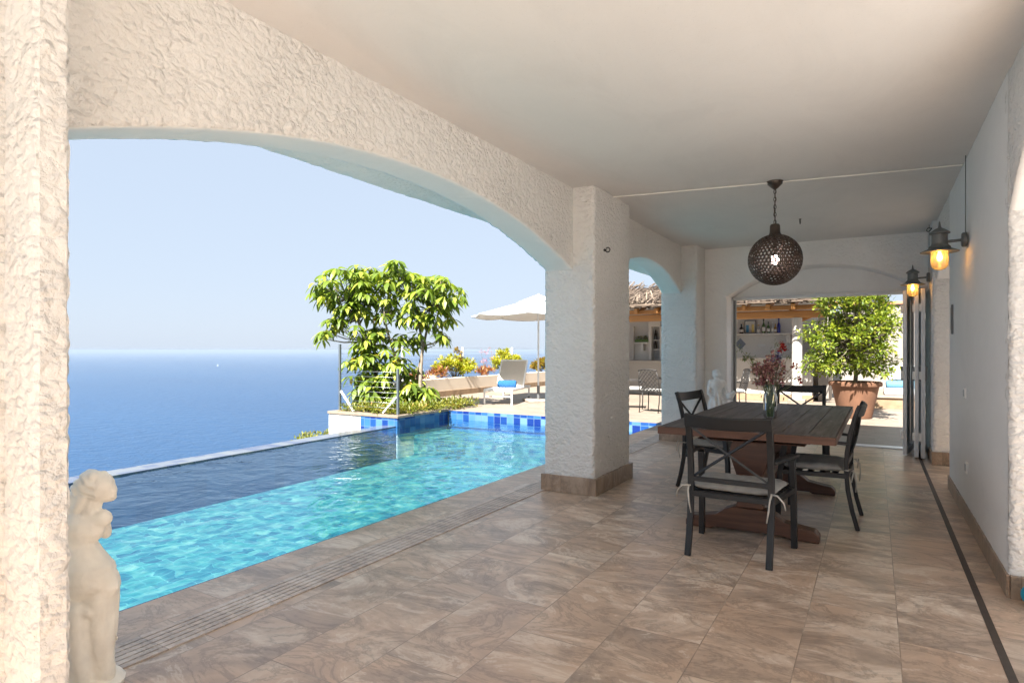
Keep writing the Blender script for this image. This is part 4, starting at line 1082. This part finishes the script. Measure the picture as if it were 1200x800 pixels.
W(boxes((px0, px1, 19.53, 19.56, sz+.001, sz+.40)), 'frame', 'alu_dark', pf, bevel=.004)
W(boxes((px0+.025, px1-.025, 19.522, 19.532, sz+.03, sz+.375)), 'print', 'paper', pf)
W(boxes((px0+.05, px0+.13, 19.517, 19.523, sz+.04, sz+.26)), 'print', 'paper_blue', pf)
W(boxes((px1-.12, px1-.05, 19.517, 19.523, sz+.04, sz+.28)), 'print', 'gold', pf)
# bar corner seen through the small arch
def xs(u): return x_at(u, 19.5)
m = MB(); z = 1.62; m.box(xs(746.5), xs(761.5), 19.2, BY, z-.05, z); m.box(xs(752.5), xs(755.5), 19.35, BY, z-.27, z-.052); W(m, 'small_shelf', 'white_plaster', bar, bevel=.008)
m = MB(); m.box(xs(741), xs(743), 19.45, BY, 1.05, 2.15); m.box(xs(762), xs(776), 19.3, BY, 2.12, 2.5); m.box(xs(775), xs(779), 19.3, BY, 1.05, 2.12); m.box(xs(762), xs(765.5), 19.3, BY, 1.05, 2.12); W(m, 'niche_frame', 'white_plaster', bar, bevel=.01)
W(boxes((xs(765.5), xs(775), 19.56, BY-.005, 1.1, 2.12)), 'niche_back', 'grey_wall', bar)
cx = xs(754.5)
bx = thing('herb_box', 'green plant box on the small bar shelf', 'plant box', (cx, 19.35, 1.621))
W(boxes((cx-.22, cx+.22, 19.25, 19.45, 1.621, 1.72)), 'box', 'green_box', bx, bevel=.005)
random.seed(4); f = MB(); leafy(f, [(cx+random.uniform(-.2,.2), 19.35+random.uniform(-.08,.08), 1.76) for i in range(14)], 12, .06, .05, .03); W(f, 'foliage', 'cover_leaf', bx, fix=False)
for i, (u, z0, lb) in enumerate(((769, 1.70, 'dark bottle in the bar niche, upper one'), (768.5, 1.40, 'dark bottle in the bar niche, lower one'))):
    x = xs(u); t = thing('bottle', lb, 'bottle', (x, 19.45, z0), 0, 'bottles in the bar niche')
    m = MB(); m.lathe([(.045, 0), (.05, .01), (.05, .18), (.02, .24), (.017, .32)], (0,0,0), 14); m.build('glass_body', 'bottle_dark', t, smooth=40)
    W(boxes((xs(766), xs(774.5), 19.4, 19.555, z0-.03, z0-.001)), 'niche_ledge', 'white_plaster', bar)

# boundary walls behind the lemon tree
gw = thing('boundary_wall', 'plain white garden wall behind the potted lemon tree', 'wall', (1.5, 19.9, 0))
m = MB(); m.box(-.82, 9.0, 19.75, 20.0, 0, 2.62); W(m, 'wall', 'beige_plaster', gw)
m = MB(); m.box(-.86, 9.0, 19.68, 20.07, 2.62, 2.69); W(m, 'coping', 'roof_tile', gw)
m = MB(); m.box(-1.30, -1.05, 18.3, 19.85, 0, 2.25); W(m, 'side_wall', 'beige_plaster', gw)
# black panel put in the gap between bar and wall for its shade
m = MB(); m.box(-1.04, -.83, 19.9, 19.95, 0, 2.24); solo(m, 'gap_panel', 'black', 'narrow black panel for the shade in the gap between the bar and the garden wall', 'gap_panel', (-.93, 19.9, 0))
rf = thing('neighbour_house', 'neighbouring house with terracotta roof beyond the garden wall', 'house', (3.5, 27, 0))
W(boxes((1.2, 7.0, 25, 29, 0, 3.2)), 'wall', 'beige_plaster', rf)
m = MB(); m.prism([(24.5, 3.2), (29.5, 3.2), (27, 4.1)], lambda a, b, d: Vector((d, a, b)), 1.0, 7.2); W(m, 'roof', 'roof_tile', rf)
# raised bench with day bed
kb = thing('stone_bench', 'low stone faced step running below the blue daybed', 'step', (2.0, 17.5, 0))
W(boxes((-.25, 6.0, 16.9, 19.7, 0, .24)), 'step_body', 'stone_base', kb); W(boxes((-.28, 6.0, 16.86, 19.7, .242, .29)), 'step_top', 'patio_tile', kb, bevel=.008)
db = thing('daybed', 'white daybed with pale blue cushions behind the lemon pot', 'daybed', (1.3, 18, .29))
W(boxes((.20, 3.4, 17.3, 18.5, .292, .46)), 'base', 'day_white', db, bevel=.03)
W(boxes((.24, 3.3, 17.34, 18.4, .462, .60)), 'mattress', 'day_blue', db, bevel=.05)
for i in range(3): W(boxes((.28+i*1.0, 1.22+i*1.0, 18.15, 18.45, .61, .98)), 'back_cushion', 'day_white' if i != 1 else 'day_blue', db, bevel=.08)

# ------------------------------------------------------------------ potted lemon tree
LX2, LY2 = x_at(1002, 14.3), 14.3
pot = solo(MB().lathe([(.29, 0), (.30, .02), (.42, .60), (.43, .64), (.475, .645), (.485, .67), (.480, .72), (.455, .735), (.43, .73), (.42, .66), (.05, .655)], (0,0,0), 40), 'flower_pot', 'terracotta', 'large terracotta pot holding the lemon tree', 'plant pot', (0,0,0), smooth=40)
pot.location = (LX2, LY2, 0)
lt = thing('lemon_tree', 'bushy yellow green lemon tree growing in the terracotta pot', 'tree', (LX2, LY2, .66))
random.seed(51); f = MB(); b = MB(); cs = []
b.tube([(0,0,0), (.02,.01,.25), (-.02,.02,.5), (.01,0,.9)], [.045,.04,.035,.02], 8)
while len(cs) < 250:
    p = rv(1.0)
    if p.length > .74+.62*noise.noise(p.normalized()*1.9+Vector((2,5,1))) or p.length < .2: continue
    q = Vector((p.x*1.12, p.y*1.12, 1.24+p.z*1.16))
    if q.z < .28 or (q.z < .6 and Vector((q.x, q.y)).length > .95): continue
    if noise.noise(q*2.6+Vector((3,1,7))) < -.12: continue
    cs.append(q)
for i in range(34):
    a = random.uniform(0, 2*PI); q = random.uniform(.45, .9); cs.append(Vector((q*math.cos(a), q*math.sin(a), random.uniform(.24, .5))))
for c in cs:
    s = Vector((0,0,.35)).lerp(Vector((0,0,.95)), random.random()); b.tube([s, s.lerp(c, .5)+rv(.06), c], [.012,.007,.004], 5, False)
leafy(f, cs, 36, .17, .088, .046, .45, 2, .55, .1)
b.build('trunk', 'lemon_bark', lt); f.build('crown', 'lemon_leaf', lt, fix=False)

# ------------------------------------------------------------------ iron patio set
IX, IY = -3.85, 14.45
ts = thing('patio_table', 'round glass topped iron patio table by the far pool corner', 'table', (IX, IY, 0))
m = MB(); m.lathe([(.62, .72), (.625, .724), (.62, .732)], (0,0,0), 40); m.build('glass_top', 'table_glass', ts)
m = MB(); m.tube([(math.cos(a)*.60, math.sin(a)*.60, .705) for a in [i*2*PI/36 for i in range(37)]], .016, 8); m.build('rim', 'iron', ts, smooth=True)
for k in range(4):
    a = PI/4+k*PI/2; c, s = math.cos(a), math.sin(a); m = MB()
    m.tube([(c*.50, s*.50, 0), (c*.40, s*.40, .12), (c*.12, s*.12, .36), (c*.25, s*.25, .58), (c*.58, s*.58, .70)], .014, 8); m.build('leg', 'iron', ts, smooth=True)
def iron_chair(label):
    t = thing('iron_chair', label, 'chair', (0,0,0), 0, 'wrought iron chairs around the patio table')
    for sx in (-1, 1):
        m = MB(); m.tube([(sx*.23, .22, 0), (sx*.22, .23, .25), (sx*.225, .22, .43)], .012, 8); m.build('leg', 'iron', t, smooth=True)
        m = MB(); m.tube([(sx*.22, -.27, 0), (sx*.225, -.22, .25), (sx*.23, -.22, .45), (sx*.235, -.27, .70), (sx*.20, -.32, .90)], .012, 8); m.build('leg', 'iron', t, smooth=True)
        m = MB(); m.tube([(sx*.235, -.25, .64), (sx*.28, -.05, .66), (sx*.285, .15, .65), (sx*.26, .22, .58), (sx*.23, .22, .44)], .011, 8); m.build('armrest', 'iron', t, smooth=True)
    m = MB()
    def bp(u, w): return Vector((-.225+.45*u, -.22-.10*w-.02*math.sin(PI*u), .47+.45*w+.03*math.sin(PI*u)*w))
    m.tube([bp(i/12, 1) for i in range(13)], .013, 8); m.tube([bp(i/12, 0) for i in range(13)], .010, 8)
    for k in range(-5, 6):
        for sg in (1, -1):
            pts = []
            for i in range(13):
                w = i/12; u = (k/5.0*.9)+(w if sg == 1 else 1-w)*.95
                u = u if True else 0
                if 0 <= u <= 1: pts.append(bp(u, w))
            if len(pts) > 1: m.tube(pts, .0085, 5)
    m.build('lattice_back', 'iron', t, smooth=True)
    m = MB(); m.box(-.235, .235, -.22, .23, .425, .44); m.build('seat', 'iron', t, bevel=.004)
    m = MB(); m.box(-.225, .225, -.205, .225, .442, .50); m.build('seat_cushion', 'cushion', t, bevel=.022)
    return t
ic = iron_chair('wrought iron lattice chair with its back to the pool in front of the glass table')
ic.location = (x_at(766, 13.35), 13.35, 0); ic.rotation_euler.z = R(-6)
for (x, y, rz, lb) in ((x_at(744, 14.0)-.05, 14.0, -72, 'wrought iron chair at the left of the glass table, half hidden by the big pillar'),
                       (-2.74, 14.35, 118, 'wrought iron chair seen side on at the left door jamb'), (-3.75, 15.6, 178, 'wrought iron chair on the far side of the glass table')):
    c = copy_tree(ic); c.location = (x, y, 0); c.rotation_euler.z = R(rz); c['label'] = lb

# unseen white wall added behind and beside the camera to bounce sunlight
yw = thing('bounce_wall', 'unseen white courtyard wall added to bounce sunlight indoors', 'wall', (6, 3, 0))
W(boxes((5.6, 5.85, -12, 10.2, 0, 2.4), (-3.4, 5.6, -12, -11.75, 0, 2.4)), 'wall', 'white_plaster', yw)

# distant boat
bt = thing('boat', 'tiny white boat far out on the sea', 'boat', (0,0,0))
D_ = 720*111.3/18.5; LT = (255-600)/720*D_
bt.location = (-SY*D_+CY*LT, CY*D_+SY*LT, -110); bt.scale = (.6,.6,.6); bt.rotation_euler.z = R(60)
m = MB(); m.prism([(-7, 0), (-8, 3), (9, 3.4), (6, 0)], lambda a, b, d: Vector((a, d, b)), -2.2, 2.2); m.build('hull', 'white_paint', bt)
m = MB(); m.box(-4, 3, -1.6, 1.6, 3.2, 6); m.build('cabin', 'white_paint', bt, bevel=.4)
m = MB(); m.prism([(0, 6), (7, 6), (0, 20)], lambda a, b, d: Vector((a, d, b)), -.1, .1); m.tube([(0,0,3), (0,0,21)], .25, 6); m.build('sail', 'canvas', bt)

# ------------------------------------------------------------------ the air
hz = NT('haze'); pv = hz.n('ShaderNodeVolumePrincipled', {'Color': (.32, .395, .50, 1), 'Density': 9e-5, 'Anisotropy': 0.0})
hz.N.remove(hz.p); hz.L.new(pv.outputs[0], hz.out.inputs['Volume']); MATS['haze'] = hz.m
tag(boxes((-59000, 59000, -59000, 59000, -115, 6.5)).build('haze', 'haze'), kind='stuff')

# ------------------------------------------------------------------ light, sky, camera
KX, KY = .10, .83
sd = Vector((KX, -KY, 1.0)).normalized()
el = math.asin(sd.z)
L = bpy.data.lights.new('sun', 'SUN'); L.energy = SUN_E; L.angle = R(.53); L.color = (1.0, .96, .90)
lo = bpy.data.objects.new('sun', L); COL.objects.link(lo); lo.rotation_euler = sd.to_track_quat('Z', 'Y').to_euler(); lo.location = (2, -8, 12)
w = bpy.data.worlds.new('World'); SC.world = w; w.use_nodes = True
nt = w.node_tree; sk = nt.nodes.new('ShaderNodeTexSky'); sk.sky_type = 'NISHITA'; sk.sun_disc = False
sk.sun_elevation = el; sk.sun_rotation = math.atan2(sd.x, sd.y); sk.altitude = 100; sk.air_density = 1.0; sk.dust_density = 1.0; sk.ozone_density = 3.0
bg = nt.nodes['Background']; bg.inputs['Strength'].default_value = SKY_S
ga = nt.nodes.new('ShaderNodeGamma'); ga.inputs[1].default_value = .45          # gamma flattens the sky gradient; pale blue mixed in stands for haze
mu = nt.nodes.new('ShaderNodeMix'); mu.data_type = 'RGBA'; mu.inputs[0].default_value = .78; mu.inputs[7].default_value = (1.30, 1.54, 1.90, 1)
nt.links.new(sk.outputs[0], ga.inputs[0]); nt.links.new(ga.outputs[0], mu.inputs[6]); nt.links.new(mu.outputs[2], bg.inputs['Color'])
cam = bpy.data.cameras.new('camera'); cam.sensor_width = 36; cam.lens = 21.6; cam.shift_y = 10/1200; cam.clip_end = 200000; cam.clip_start = .05
co = bpy.data.objects.new('camera', cam); COL.objects.link(co); co.location = (0, 0, CH); co.rotation_euler = (R(90), 0, YAW); SC.camera = co
SC.view_settings.view_transform = 'Standard'; SC.view_settings.look = 'None'; SC.view_settings.exposure = EXPO; SC.view_settings.gamma = 1
SC.view_settings.use_curve_mapping = False
c = SC.cycles; c.max_bounces = 10; c.diffuse_bounces = 6; c.glossy_bounces = 4; c.transmission_bounces = 6; c.transparent_max_bounces = 14
c.caustics_reflective = False; c.caustics_refractive = False; c.sample_clamp_indirect = 6; c.use_denoising = True; c.use_adaptive_sampling = False
